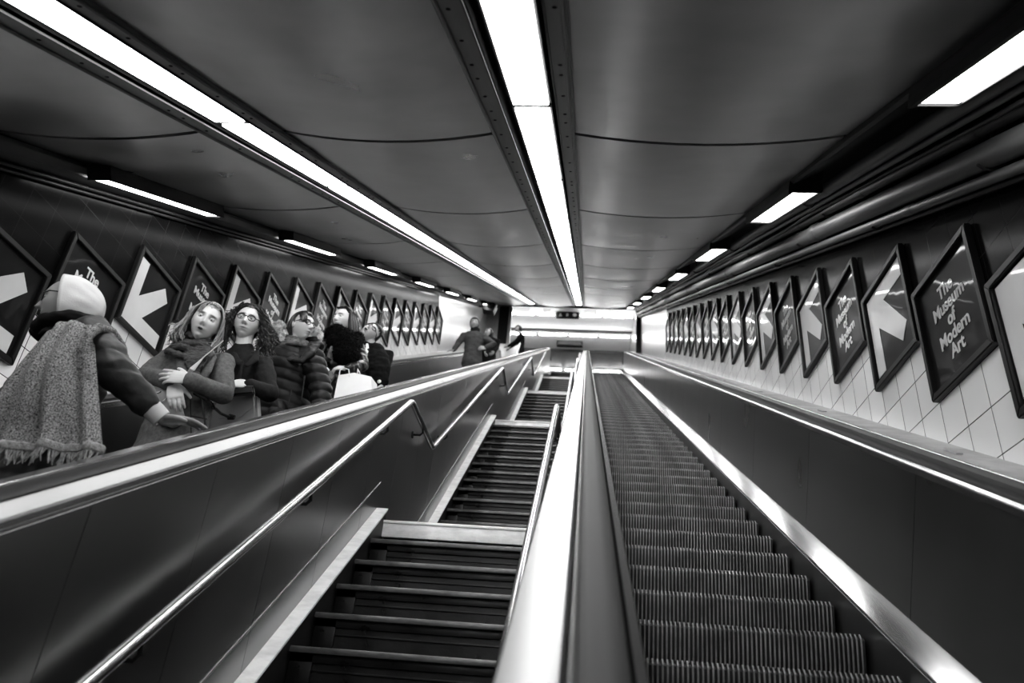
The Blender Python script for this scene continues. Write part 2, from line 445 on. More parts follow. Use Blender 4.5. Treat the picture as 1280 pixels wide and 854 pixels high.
# loudspeaker at the top left corner
t = thing('loudspeaker', 'dark loudspeaker fixed high on the steel wall before the portal', 'loudspeaker', (-3.05, 20.0, 12.05))
mb = MB(); mb.poly([(-3.2, 11.93), (-2.86, 11.86), (-2.78, 12.1), (-2.95, 12.25), (-3.2, 12.22)], 1, 19.85, 20.15); part('cabinet', mb, M['black'], t)
mb = MB(); mb.tube([(XL, 20, 12.1), (-3.15, 20, 12.1)], .025, 8); part('bracket', mb, M['dark'], t)
mb = MB(); mb.tube([(-2.98, 19.85, 12.06), (-2.98, 19.82, 12.06)], .09, 16); part('grille', mb, M['dark'], t)

# ------------------------------------------------------------------ pipes along the right wall
def pipe(label, x, h, r, m, couple=None, wavy=0., s_start=S0, clamps=None, name='pipe'):
    t = thing(name, label, 'pipe', W(x, 10, h))
    mb = MB(); pts = []
    n = 54
    for i in range(n+1):
        s_ = s_start+(SC-s_start)*i/n
        pts.append((x+wavy*math.sin(s_*1.9)+wavy*.5*math.sin(s_*4.3), s_, h+wavy*math.cos(s_*1.4)))
    mb.tube(pts, r, 14)
    part('tube', mb, m, t, 'S')
    if couple:
        s_ = couple[0]
        while s_ < SC-.2:
            mb = MB(); mb.tube([(x, s_, h), (x, s_+.09, h)], r*1.13, 14)
            part('coupling', mb, m, t, 'S'); s_ += couple[1]
    if clamps:
        s_ = clamps[0]
        while s_ < SC-.3:
            mb = MB(); pts = [(x+(r+.008)*math.cos(a), s_, h+(r+.008)*math.sin(a)) for a in np.linspace(-PI*.75, PI*.5, 10)]
            pts.append((x, s_, h+r+.05)); mb.tube(pts, .007, 6)
            part('hanger', mb, M['dark'], t, 'S'); s_ += clamps[1]
pipe('thick grey pipe closest to the boxed lights under the right ceiling edge', 1.425, .955, .038, M['pipe'], (1.7, 3.1), clamps=(2.6, 2.6))
pipe('thin conduit just outside the thick pipe by the boxed lights', 1.485, .925, .016, M['pipe'], (2.4, 2.9))
pipe('thin wavy cable looped between the right hand pipes', 1.53, .905, .011, M['dark'], wavy=.012, name='cable')
pipe('dark jointed conduit between the wavy cable and the fattest pipe', 1.57, .90, .03, M['dark'], (2.0, 1.3), clamps=(2.9, 2.4))
pipe('fattest pale pipe under the right ceiling', 1.615, .805, .058, M['pipe'], (2.2, 3.4), clamps=(3.3, 2.7))
pipe('grey conduit tucked under the fattest pipe above the right wall', 1.645, .715, .026, M['pipe'], (1.5, 2.6), clamps=(2.3, 2.3))
pipe('lowest dark cable run along the top of the right tiles', 1.71, .70, .018, M['black'], (2.0, 3.3), name='cable')
pipe('upper thin conduit along the top of the left tiled wall', -3.31, .868, .014, M['dark'], (2.0, 2.2))
pipe('lower thin conduit along the top of the left tiled wall', -3.315, .835, .012, M['dark'], (2.6, 2.8))

# ------------------------------------------------------------------ escalators
def rib_step_mesh(x0, x1, name):
    mb = MB(); RI = .197; TD = .353
    n = int((x1-x0)/.0185); pt = (x1-x0)/n
    xs = []
    for i in range(n):
        a = x0+i*pt
        xs += [(a, 0), (a+pt*.04, 1), (a+pt*.42, 1), (a+pt*.46, 0)]
    xs.append((x1, 0))
    # path of the face: riser bottom -> slightly bowed riser -> nosing -> tread back; outward normals
    path = [((.045, -RI), (-1, .0)), ((.02, -RI*.6), (-1, .1)), ((.004, -RI*.2), (-1, .1)), ((0, -.012), (-1, .25)), ((.008, 0), (-.4, 1)), ((TD+.04, 0), (0, 1))]
    rows = []
    for (p, nr) in path:
        d = Vector(nr).normalized()*.014
        rows.append([mb.bm.verts.new((x, p[0]+(d.x*o if o else 0), p[1]+(d.y*o if o else 0))) for x, o in xs])
    for a, b in zip(rows, rows[1:]):
        for i in range(len(xs)-1):
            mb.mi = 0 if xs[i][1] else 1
            mb.face([a[i], a[i+1], b[i+1], b[i]])
    mb.mi = 1
    mb.poly([(p[0], p[1]) for p, _ in path] + [(TD+.04, -.06), (.12, -RI)], 0, x0-.004, x0)
    mb.poly([(p[0], p[1]) for p, _ in path] + [(TD+.04, -.06), (.12, -RI)], 0, x1, x1+.004)
    me = mb.mesh(name, [M['step_metal'], M['step_dark']], smooth=False)
    return me
STEP = .404
def steps(root, x0, x1, s_first, s_last):
    me = rib_step_mesh(x0, x1, 'step')
    s_ = s_first; lst = []
    o0 = bpy.data.objects.new('step', me)
    while s_ < s_last:
        o = o0 if not lst else o0.copy()
        C.objects.link(o); o.parent = root; o.location = W(0, s_, HN)-ORG[root.name]
        lst.append((W(0, s_, HN).y, W(0, s_, HN).z)); s_ += STEP
    return lst
TOPX = (S1+.9*CT, -.9*ST)
def topath(h, s1=S1+.2): return [(S0, h), (s1, h), (s1+.9*HOR[0], h+.9*HOR[1])]

ER = thing('escalator', 'right hand escalator with ribbed empty steps and steel side panels', 'escalator', W(.7, 12, -1.9))
steps(ER, .215, 1.212, 2.96-STEP*6, S1)
# top plate
mb = MB(); mb.box(.2, 1.23, YU, YU+.4, ZU-.12, ZU+.0); part('comb_plate', mb, M['step_metal'], ER)
# right side: skirt, inner deck, panels, handrail
mb = MB(); mb.sweep([(1.226, -.35), (1.226, -.012), (1.222, -.004), (1.222, 0), (1.235, .002), (1.25, 0), (1.25, -.35)], topath(-1.15)); part('skirt', mb, M['steel_panel'], ER, 'S')
mb = MB(); mb.sweep([(1.224, -.006), (1.224, .004), (1.231, .009), (1.336, .053), (1.345, .053), (1.345, -.02), (1.24, -.02)], topath(-1.146)); part('inner_deck', mb, M['steel_skirt'], ER, 'S')
s_ = S0
while s_ < S1+.1:
    e = min(s_+1.47, S1+.2)
    mb = MB(); mb.box(1.335, 1.352, s_+.0025, e-.0025, -1.11, -.484); part('side_panel', mb, M['steel_panel'], ER, 'S'); s_ += 1.47
mb = MB(); mb.sweep([(1.329, -.02), (1.329, 0), (1.336, .012), (1.346, .017), (1.354, .012), (1.366, -.002), (1.366, -.02)], topath(-.484)); part('trim', mb, M['steel'], ER, 'S', label='bright steel edge strip')
RUB = [(0, -.02), (-.004, 0), (.004, .016), (.022, .026), (.05, .028), (.074, .024), (.088, .012), (.09, -.004), (.084, -.02)]
mb = MB(); mb.sweep([(1.370+x, n) for x, n in RUB], topath(-.476)); part('handrail', mb, M['rubber'], ER, 'S', label='dark rubber handrail on the wall side')
mb = MB(); mb.sweep([(1.352, -.6), (1.352, -.515), (1.462, -.515), (1.505, -.495), (1.52, -.466), (1.53, -.456), (1.542, -.456), (1.542, -.6)], [(S0, 0), (S1+.2, 0)]); part('outer_deck', mb, M['dark'], ER, 'S')
mb = MB(); mb.tube([(1.533, S0, -.455), (1.533, S1, -.455)], .006, 8); part('trim', mb, M['steel'], ER, 'S')
# centre balustrade
mb = MB(); mb.sweep([(.205, -.35), (.205, -.012), (.195, 0), (.18, 0), (.18, -.35)], topath(-1.15)); part('skirt', mb, M['steel_panel'], ER, 'S')
mb = MB(); mb.sweep([(.206, -.01), (.206, .005), (.198, .01), (.10, .05), (.10, -.02), (.19, -.02)], topath(-1.146)); part('inner_deck', mb, M['steel_deck'], ER, 'S')
s_ = S0
while s_ < S1+.1:
    e = min(s_+1.47, S1+.2)
    mb = MB(); mb.box(.085, .10, s_+.0025, e-.0025, -1.14, -.53); part('side_panel', mb, M['steel_panel'], ER, 'S')
    mb = MB(); mb.box(-.122, -.105, s_+.0025, e-.0025, -2.0, -.52); part('side_panel', mb, M['steel_panel'], ER, 'S'); s_ += 1.47
mb = MB(); mb.sweep([(-.118, -.04), (-.118, -.004), (-.112, .004), (-.024, .006), (-.018, .004), (-.018, -.04)], topath(-.494)); part('deck_cover', mb, M['steel_deck'], ER, 'S', label='wide polished steel deck beside the handrail')
mb = MB(); mb.sweep([(-.012, -.03), (-.010, .004), (-.004, .010), (.002, .004), (.004, -.03)], topath(-.494)); part('trim', mb, M['steel'], ER, 'S')
mb = MB(); mb.sweep([(.004+x*.87, n*.7) for x, n in RUB], topath(-.497)); part('handrail', mb, M['rubber'], ER, 'S', label='dark rubber handrail on the stair side')
mb = MB(); mb.sweep([(.083, -.04), (.084, -.002), (.09, .004), (.106, .003), (.110, -.004), (.110, -.06), (.098, -.06)], topath(-.50)); part('trim', mb, M['steel_deck'], ER, 'S')
mb = MB(); mb.box(-.105, .085, S0, S1, -2.0, -.545); part('core', mb, M['dark'], ER, 'S')
# rounded newel at the top
mb = MB(); mb.tube([W(.03, S1+.2, -.9)+Vector((0, .8, 0)), W(.03, S1+.2, -.56)+Vector((0, .8, 0))], (.11), 12); part('newel', mb, M['steel'], ER)

EL = thing('escalator', 'left hand escalator carrying the standing passengers', 'escalator', W(-2.2, 12, -1.9))
LSTEPS = steps(EL, -2.66, -1.67, .2, S1)
mb = MB(); mb.box(-2.68, -1.65, YU, YU+.4, ZU-.12, ZU); part('comb_plate', mb, M['step_metal'], EL)
for sx, xa in ((1, -1.66), (-1, -2.67)):
    mb = MB(); mb.sweep([(xa, -.35), (xa, 0), (xa+sx*.02, 0), (xa+sx*.02, -.35)], topath(-1.15)); part('skirt', mb, M['steel_panel'], EL, 'S')
    mb = MB(); mb.sweep([(xa, -.01), (xa, .005), (xa+sx*.115, .013), (xa+sx*.115, -.02)], topath(-1.146)); part('inner_deck', mb, M['steel_deck'], EL, 'S')
# stair side: cladding with upright joints, lip, deck, handrail
JP = .70
s_ = -.9
tanth = math.tan(TH)
def upright_panel(x0, x1, sa, sb, ha, hb):       # panel whose end joints are plumb
    mb = MB(); off = lambda h: (h-hb)*tanth
    mb.poly([(sa+off(ha)+.002, ha), (sb+off(ha)-.002, ha), (sb-.002, hb), (sa+.002, hb)], 0, x0, x1)
    return mb
while s_ < S1+.2:
    part('side_panel', upright_panel(-1.30, -1.28, s_, min(s_+JP, S1+.4), -1.95, -.475), M['steel_clad'], EL, 'S'); s_ += JP
s_ = S0
while s_ < S1+.1:
    e = min(s_+1.47, S1+.2)
    mb = MB(); mb.box(-1.535, -1.52, s_+.0025, e-.0025, -1.14, -.48); part('side_panel', mb, M['steel_panel'], EL, 'S')
    mb = MB(); mb.box(-2.80, -2.785, s_+.0025, e-.0025, -1.14, -.50); part('side_panel', mb, M['steel_panel'], EL, 'S'); s_ += 1.47
mb = MB(); mb.sweep([(-1.278, -.03), (-1.284, -.024), (-1.290, -.008), (-1.298, -.001), (-1.342, .021), (-1.348, .020), (-1.350, -.03)], topath(-.454)); part('deck_cover', mb, M['steel_deck'], EL, 'S', label='bright steel deck along the stair side')
mb = MB(); mb.sweep([(-1.350, -.03), (-1.352, -.006), (-1.368, -.006), (-1.369, -.03)], topath(-.44)); part('trim', mb, M['steel_panel'], EL, 'S')
mb = MB(); mb.sweep([(-1.463+x*1.04, n*.8) for x, n in RUB], topath(-.446)); part('handrail', mb, M['rubber'], EL, 'S', label='dark rubber handrail on the stair side')
mb = MB(); mb.sweep([(-1.537, -.06), (-1.537, .0), (-1.525, .010), (-1.482, .010), (-1.474, -.01), (-1.474, -.06)], topath(-.438)); part('trim', mb, M['steel'], EL, 'S')
mb = MB(); mb.box(-1.52, -1.30, S0, S1, -1.95, -.48); part('core', mb, M['dark'], EL, 'S')
mb = MB(); mb.sweep([(-2.905+x, n) for x, n in RUB], topath(-.475)); part('handrail', mb, M['rubber'], EL, 'S', label='dark rubber handrail on the wall side')
mb = MB(); mb.sweep([(-2.78, -.03), (-2.782, 0), (-2.81, .006), (-2.812, -.03)], topath(-.48)); part('trim', mb, M['steel'], EL, 'S')
mb = MB(); mb.sweep([(-2.80, -.62), (-2.80, -.51), (-2.92, -.51), (-3.0, -.49), (-3.02, -.465), (-3.05, -.465), (-3.05, -.62)], [(S0, 0), (S1+.2, 0)]); part('outer_deck', mb, M['steel_panel'], EL, 'S')

# ------------------------------------------------------------------ stairs between the escalators
ST_T = thing('staircase', 'dark fixed staircase with white landing edges between the two escalators', 'staircase', W(-.7, 12, -1.9))
PER, LAND, NS = 5.8, 1.15, 16
DS, DH = (PER-LAND*CT)/NS, LAND*ST/NS
GO, RISE = DS*CT-DH*ST, DS*ST+DH*CT
XA, XB = -1.205, -.122
mb = MB()                                        # riser with a recessed field
mb.box(XA, XB, .02, .05, -RISE, -.02)
mb.box(XA, XB, .006, .022, -RISE, -RISE+.028, .002); mb.box(XA, XB, .006, .022, -.058, -.02, .002)
mb.box(XA, XA+.10, .006, .022, -RISE, -.02, .002); mb.box(XB-.1, XB, .006, .022, -RISE, -.02, .002)
mb.box(XA, XB, .012, .022, -.092, -.084, .001)
mb.box(XA, XB, .0, GO+.05, -.02, -.002, .002)
step_me = mb.mesh('stair_step', M['stair'])
mb = MB(); mb.box(XA, XB, -.024, .03, -.024, .002, .005)
nos_me = mb.mesh('nosing', M['nosing'])
first = None
for fl in range(0, 6):
    Nk = (4.64+PER*fl, -1.185)
    for j in range(1, NS):
        s_, h_ = Nk[0]-j*DS, Nk[1]-j*DH
        if s_ < .6 or s_ > S1-.3: continue
        if fl*NS+j > 92: continue
        o = bpy.data.objects.new('stair_step', step_me); C.objects.link(o); o.parent = ST_T; o.location = W(0, s_, h_)-ORG[ST_T.name]
        q = bpy.data.objects.new('nosing', nos_me); C.objects.link(q); q.parent = o; q['label'] = 'worn metal nosing'
    if Nk[0] > S1: continue
    w = W(0, *Nk)
    mb = MB(); mb.box(XA, XB, w.y+.02, w.y+LAND+.05, w.z-.12, w.z-.002); mb.box(XA, XB, w.y+.02, w.y+.05, w.z-RISE, w.z-.09); l = part('landing', mb, M['stair'], ST_T)
    mb = MB(); mb.box(XA-.03, XB, w.y-.006, w.y+.03, w.z-.098, w.z-.012, .004); mb.box(XA-.03, XB, w.y-.016, w.y+.05, w.z-.014, w.z+.004, .004)
    sub('landing_edge', mb, M['white_edge'], l, 'chipped white landing edge')
    # stringer of the flight below this landing
    b = (Nk[0]-(NS+.4)*DS, Nk[1]-(NS+.4)*DH)
    e = (Nk[0]+.07, Nk[1]+.01)
    dv = Vector((DS, DH)).normalized(); nv = Vector((-dv.y, dv.x))
    def off(p, q): return (p[0]+nv.x*q, p[1]+nv.y*q)
    mb = MB()
    up = off(e, .045); lo = off(b, .045); cut = (up[0]-.35*ST, up[1]-.35*CT)
    mb.poly([lo, up, cut, off(b, -.3)], 0, -1.278, -1.212)
    part('stringer', mb, M['dark'], ST_T, 'S')
    mb = MB(); mb.poly([off(b, .044), off(e, .044), off(e, .054), off(b, .054)], 0, -1.279, -1.204)
    part('stringer_cap', mb, M['white_edge'], ST_T, 'S', label='pale painted cap of the stringer')
    mb = MB(); p0, p1 = off(b, .20), off((e[0]+.1, e[1]), .20); mb.tube([(-1.279, *p0), (-1.279, *p1)], .004, 6)
    part('wall_bead', mb, M['steel'], ST_T, 'S')

def stair_rail(x, wallx, label, first_top, nfl, r=.021):
    t = thing('handrail', label, 'handrail', W(x, 12, -.8))
    mb = MB(); pts = []
    sl = (PER-.77, -.02)
    tops = [(first_top[0]+PER*k, first_top[1]) for k in range(nfl)]
    bots = [(p[0]+.90*CT, p[1]-.90*ST) for p in tops]
    path = [(tops[0][0]-5.2, tops[0][1]-5.2*DH/DS)]
    for a, b in zip(tops, bots): path += [a, b]
    path = path[:-1]
    P = []
    for i, p in enumerate(path):                 # short radius at every bend
        v = Vector((x, *p))
        if 0 < i < len(path)-1:
            a = (Vector((x, *path[i-1]))-v).normalized(); c = (Vector((x, *path[i+1]))-v).normalized()
            P += [v+a*.035, v+a*.012+c*.012, v+c*.035]
        else: P.append(v)
    mb.tube(P, r, 14)
    part('rail', mb, M['rail'], t, 'S')
    sgn = 1 if wallx > x else -1
    for a, b in zip(path, path[1:]):
        L_ = math.hypot(b[0]-a[0], b[1]-a[1]); n = 4 if L_ > 2 else 1
        for k in range(n):
            f = (k+.5)/n; s_, h_ = a[0]+(b[0]-a[0])*f, a[1]+(b[1]-a[1])*f
            mb = MB()
            mb.tube([(x, s_, h_-r*.6), (x, s_+.0, h_-.05), (x+sgn*.02, s_, h_-.068), (wallx, s_, h_-.068)], .0085, 8)
            mb.tube([(wallx-sgn*.008, s_, h_-.068), (wallx, s_, h_-.068)], .028, 12, cap=False)
            part('bracket', mb, M['dark'], t, 'S')
    return t
stair_rail(-1.2, -1.28, 'long steel handrail on the left side of the stairs, stepping over each landing', (5.25, -.492), 4)
stair_rail(-.185, -.122, 'steel handrail on the right side of the stairs beside the polished deck', (5.25, -.478), 4)

# ------------------------------------------------------------------ posters
def text_mesh(body, size, off):
    cu = bpy.data.curves.new('lettering', 'FONT'); cu.body = body; cu.size = size; cu.align_x = 'CENTER'; cu.offset = off
    cu.extrude = .0012; cu.space_line = .82; cu.resolution_u = 3; cu.space_character = .97
    o = bpy.data.objects.new('tmp', cu); C.objects.link(o)
    dg = bpy.context.evaluated_depsgraph_get(); dg.update()
    me = bpy.data.meshes.new_from_object(o.evaluated_get(dg))
    bpy.data.objects.remove(o)
    xs = [v.co.x for v in me.vertices]; ys = [v.co.y for v in me.vertices]
    cx, cy = (min(xs)+max(xs))/2, (min(ys)+max(ys))/2
    me.transform(Matrix.Rotation(PI/2, 4, 'X') @ Matrix.Translation((-cx, -cy, 0)))
    me.materials.clear(); me.materials.append(M['artwhite']); me.name = 'lettering'
    return me
PA = .63
mb = MB(); fw = .036
for a in range(4):
    t_ = bmesh.new(); h_ = PA/2
    v = [t_.verts.new(c) for c in ((-h_, -.034, h_), (h_, -.034, h_), (h_-fw, -.034, h_-fw), (-h_+fw, -.034, h_-fw),
                                   (-h_, 0, h_), (h_, 0, h_), (h_-fw, 0, h_-fw), (-h_+fw, 0, h_-fw))]
    for f in ((0, 1, 2, 3), (4, 7, 6, 5), (0, 4, 5, 1), (3, 2, 6, 7), (0, 3, 7, 4), (1, 5, 6, 2)): t_.faces.new([v[i] for i in f])
    bmesh.ops.bevel(t_, geom=[e for e in t_.edges], offset=.004, segments=2, affect='EDGES')
    mb.join(t_, Matrix.Rotation(a*PI/2, 4, 'Y'))
frame_me = mb.mesh('frame', M['black'])
mb = MB()
g = []
for j in range(9):
    g.append([mb.bm.verts.new((-.285+.57*i/8, -.012+.0012*math.sin(i*1.3+j*.9), -.285+.57*j/8)) for i in range(9)])
for j in range(8):
    for i in range(8): mb.face([g[j][i], g[j][i+1], g[j+1][i+1], g[j+1][i]])
mb.box(-.285, .285, -.009, -.002, -.285, .285)
panel_me = mb.mesh('print', M['art'])
def arrow_mesh(flip):
    mb = MB(); q = .268; w = .115
    d = w*.72
    pts = [(-q, q), (q*.93, q), (q*.93, q-w), (-q+w*2.0, q-w), (.175, -.175+d), (.175-d*.0, -.175+d)]
    shaft_end = (.20, -.20)
    a = Vector((.7071, -.7071)); b = Vector((.7071, .7071))*w*.52
    e = Vector((.165, -.165))
    i0 = Vector((-q+w*2.05, q-w)); i1 = Vector((-q+w, q-w*2.05))
    pts = [(-q, q), (q*.93, q), (q*.93, q-w), tuple(i0), tuple(e+b), tuple(e-b), tuple(i1), (-q+w, -q*.93), (-q, -q*.93)]
    if flip: pts = [(x, -z) for x, z in pts]
    mb.poly(pts, 1, -.0150, -.0130)
    return mb.mesh('arrow', M['artwhite'], smooth=False)
arr_up, arr_dn = arrow_mesh(False), arrow_mesh(True)
txt = text_mesh('The\nMuseum\nof\nModern\nArt', .098, .0022)
def poster(side, k, n):
    if side > 0: T = W(XR, 3.7262+.7525*k, .59); rz = -PI/2; x = XR-.003
    else: T = W(XL, 5.41+.762*k, .575); rz = PI/2; x = XL+.003
    arrow = (k % 2 != 0) if side > 0 else (k % 2 == 0)
    wall = 'right' if side > 0 else 'left'
    what = 'white arrow' if arrow else 'white lettering'
    lab = 'framed poster with %s, %s poster up the %s wall from the near end' % (what, ORD[n] if n else 'first', wall)
    t = thing('framed_poster', lab, 'poster', (x, T.y+PA/2, T.z-PA/2), 'posters climbing the %s wall' % wall, rz)
    for me in (frame_me, panel_me):
        o = bpy.data.objects.new(me.name, me); C.objects.link(o); o.parent = t
    if arrow:
        o = bpy.data.objects.new('arrow', arr_up if side > 0 else arr_dn)
    else:
        o = bpy.data.objects.new('lettering', txt); o.location = (0, -.0140, 0)
    C.objects.link(o); o.parent = t
for n, k in enumerate(range(-1, 18)): poster(1, k, n)
for n, k in enumerate(range(-2, 16)): poster(-1, k, n)

# ------------------------------------------------------------------ people
def skin_mat(name, v, rough=.5):
    m = mat(name, v, rough); nt = m.node_tree; b = nt.nodes['Principled BSDF']
    a = nt.nodes.new('ShaderNodeAttribute'); a.attribute_name = 'tint'
    mx = nt.nodes.new('ShaderNodeVectorMath'); mx.operation = 'SCALE'; mx.inputs[0].default_value = (v, v, v)
    nt.links.new(a.outputs['Fac'], mx.inputs['Scale']); nt.links.new(mx.outputs['Vector'], b.inputs['Base Color'])
    b.inputs['Subsurface Weight'].default_value = 0.
    return m
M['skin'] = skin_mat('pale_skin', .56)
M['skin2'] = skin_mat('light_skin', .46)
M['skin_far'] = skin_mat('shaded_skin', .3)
M['skin_dark'] = skin_mat('brown_skin', .2)
M['eye'] = mat('eye_white', .6, .2); M['iris'] = mat('iris', .015, .1)
M['wool_grey'] = mat('grey_wool_coat', .10, .9, var=.3, vscale=60, bump=.25, bscale=320, spec=.1)
M['wool_dark'] = mat('dark_wool_coat', .013, .9, var=.3, vscale=40, bump=.2, bscale=260, spec=.12)
M['puffer'] = mat('black_puffer', .004, .5, var=.2, vscale=12, spec=.18)
M['puffer_grey'] = mat('dark_grey_puffer', .016, .5, spec=.2, var=.25, vscale=14, bump=.15, bscale=40)
M['leather'] = mat('black_leather', .006, .3, spec=.4, var=.3, vscale=14, bump=.15, bscale=60)
M['jacket_grey'] = mat('grey_jacket', .045, .8, spec=.15, var=.2, vscale=14)
M['fabric_black'] = mat('black_fabric', .004, .85, var=.2, spec=.1)
M['trouser'] = mat('dark_trousers', .02, .85, var=.2, vscale=20)
M['shoe'] = mat('black_shoes', .015, .4)
M['hood'] = mat('pale_headscarf', .5, .9, var=.07, vscale=10, bump=.12, bscale=200)
M['scarf_dark'] = mat('dark_knit_scarf', .035, .95, var=.5, vscale=25, stretch=(1, 1, 3), bump=.4, bscale=120)
M['scarf_print'] = mat('printed_scarf', .08, .9, var=.7, vscale=22, bump=.2, bscale=90)
M['tweed'] = mat('tweed_shawl', .18, .95, var=.9, vscale=190, bump=.5, bscale=260, detail=1, spec=.1)
M['tweed_edge'] = mat('pale_shawl_edge', .26, .95, var=.5, vscale=80, bump=.4, bscale=160)
M['hair_blonde'] = mat('fair_hair', .22, .42, var=.55, vscale=26, stretch=(3, 3, .6))
M['hair_brown'] = mat('brown_curls', .018, .4, var=.6, vscale=22, spec=.4)
M['hair_black'] = mat('black_hair', .005, .33, var=.3, vscale=20, spec=.4)
M['fur_pale'] = mat('pale_fur', .6, .95, var=.3, vscale=40, bump=.5, bscale=120)
M['fur_black'] = mat('black_fur', .003, .9, var=.3, vscale=50, bump=.5, bscale=120, spec=.08)
M['bag_grey'] = mat('grey_leather_bag', .13, .45, var=.12, vscale=5, bump=.05, bscale=60)
M['bag_pale'] = mat('pale_leather_bag', .30, .5, var=.12, vscale=5)
M['bag_white'] = mat('white_carrier_bag', .85, .55, var=.04, vscale=6)
M['strap_pale'] = mat('pale_strap', .5, .7)

def gs(x, s): return math.exp(-(x/s)**2)
def head_bm(mb, Mh):
    """a head 22.5 cm high, face towards local -y; Mh places it"""
    t = bmesh.new(); nu, nv = 72, 56; rows = []
    for j in range(1, nv):
        th = PI*j/nv; row = []
        for i in range(nu):
            ph = 2*PI*i/nu
            d = Vector((math.sin(th)*math.sin(ph), -math.sin(th)*math.cos(ph), math.cos(th)))
            x, y, z = d.x*.075, d.y*.098, d.z*.1125
            if z < -.005:
                q = (-.005-z)/.1075
                x *= 1-.36*q**1.4
                if y > 0: y *= 1-.45*q
                else: y *= 1-.04*q
            if z > .0: x *= 1+.03*math.sin(min(1, z/.09)*PI)
            if y < 0:
                f = min(1, (-y/.098)*1.35); f = f*f*(3-2*f)
                y = -.098*(min(1, -y/.098)**.82)*(1 if z > -.06 else 1-.06*((-.06-z)/.05))
                ax = abs(x)
                nb = 0
                if -.045 < z < .03:
                    if z > -.026: q = (.03-z)/.056; nb = .031*q**1.25; sg = .0075+.007*q
                    else: q = max(0, 1-(-.026-z)/.014); nb = .031*q; sg = .0155
                    nb *= gs(x, sg)
                o = nb
                o -= .016*gs(ax-.031, .016)*gs(z-.013, .012)
                o += .006*gs(ax-.027, .022)*gs(z-.034, .009)
                o += .005*gs(ax-.043, .018)*gs(z+.018, .02)
                o += .010*gs(x, .021)*gs(z+.0525, .006) + .010*gs(x, .018)*gs(z+.0645, .0065)
                o -= .005*gs(x, .024)*gs(z+.0585, .0028)
                o += .010*gs(x, .02)*gs(z+.094, .016) - .004*gs(x, .02)*gs(z+.077, .006)
                y -= o*f
            row.append(t.verts.new((x, y, z)))
        rows.append(row)
    top = t.verts.new((0, 0, .1125)); bot = t.verts.new((0, -.01, -.112))
    for a, b in zip(rows, rows[1:]):
        for i in range(nu): t.faces.new((a[i], b[i], b[(i+1) % nu], a[(i+1) % nu]))
    for i in range(nu):
        t.faces.new((top, rows[0][i], rows[0][(i+1) % nu])); t.faces.new((bot, rows[-1][(i+1) % nu], rows[-1][i]))
    mb.join(t, Mh)
    for sx in (-1, 1):
        e = MB(); e.ell((sx*.077, .012, .0), (.009, .019, .031), 12, 8); mb.join(e.bm, Mh)
def dirm(face, up=(0, 0, 1), roll=0.):
    y = -Vector(face).normalized(); z = Vector(up); z = (z-y*z.dot(y)).normalized(); x = y.cross(z)
    m = Matrix((x, y, z)).transposed()
    return m @ Matrix.Rotation(roll, 3, 'Y')
def tint_of(p):                                  # p: head-local numpy (n,3)
    x, y, z = np.abs(p[:, 0]), p[:, 1], p[:, 2]
    f = (y < -.03)
    g = lambda v, s: np.exp(-(v/s)**2)
    t = np.ones(len(p))
    t -= f*.52*g(p[:, 0], .023)*g(z+.058, .0105)
    t -= f*.35*g(p[:, 0], .02)*g(z+.0585, .003)
    t -= f*.85*np.exp(-((x-.031)/.020)**4)*g(z-.0325+.12*np.maximum(0, x-.03), .006)
    t -= f*.5*g(x-.031, .019)*g(z-.014, .0085)
    t -= f*.55*g(x-.008, .006)*g(z+.0375, .0045)
    return np.clip(t, .06, 1.1)
def hand(mb, wrist, df, back, thumb_side, curl=.25, sc=1., spread=.06, fcurl=None, thumb_out=.8):
    df = Vector(df).normalized(); bk = Vector(back); bk = (bk-df*bk.dot(df)).normalized(); lat = df.cross(bk)*thumb_side
    w = Vector(wrist)
    pl = .088*sc
    mb.tube([w-df*.006*sc, w+df*.004, w+df*pl*.45, w+df*pl*.85, w+df*pl], [(.027*sc, .019*sc), (.028*sc, .018*sc), (.038*sc, .0155*sc), (.041*sc, .014*sc), (.039*sc, .012*sc)], 14, ref=lat)
    L = (.072, .08, .075, .058); lat0 = (.031, .0105, -.0105, -.030)
    for i in range(4):
        c = fcurl[i] if fcurl else curl
        d = (df+lat*(lat0[i]*spread*26)).normalized(); p = w+df*pl*(.97 if i in (1, 2) else .9)+lat*lat0[i]*sc
        pts = [p-d*.02*sc, p]; rr = [.0085*sc, .0092*sc]
        for k, q in enumerate((.45, .32, .26)):
            ang = c*(.8 if k == 0 else 1.15); ax = d.cross(bk).normalized()
            d = (Matrix.Rotation(-ang, 3, ax) @ d).normalized()
            p = p+d*L[i]*q*sc; pts.append(p); rr.append((.0086, .0078, .0066)[k]*sc)
        mb.tube(pts, rr, 10)
    p = w+df*.022*sc+lat*.022*sc; d = (df*.75+lat*thumb_out-bk*.2).normalized()
    pts = [p-d*.01, p]; rr = [.012*sc, .0125*sc]
    for k, q in enumerate((.034, .03, .024)):
        d = (d*.9+df*.22-bk*.10*k).normalized(); p = p+d*q*sc; pts.append(p); rr.append((.0115, .0098, .0078)[k]*sc)
    mb.tube(pts, rr, 10)
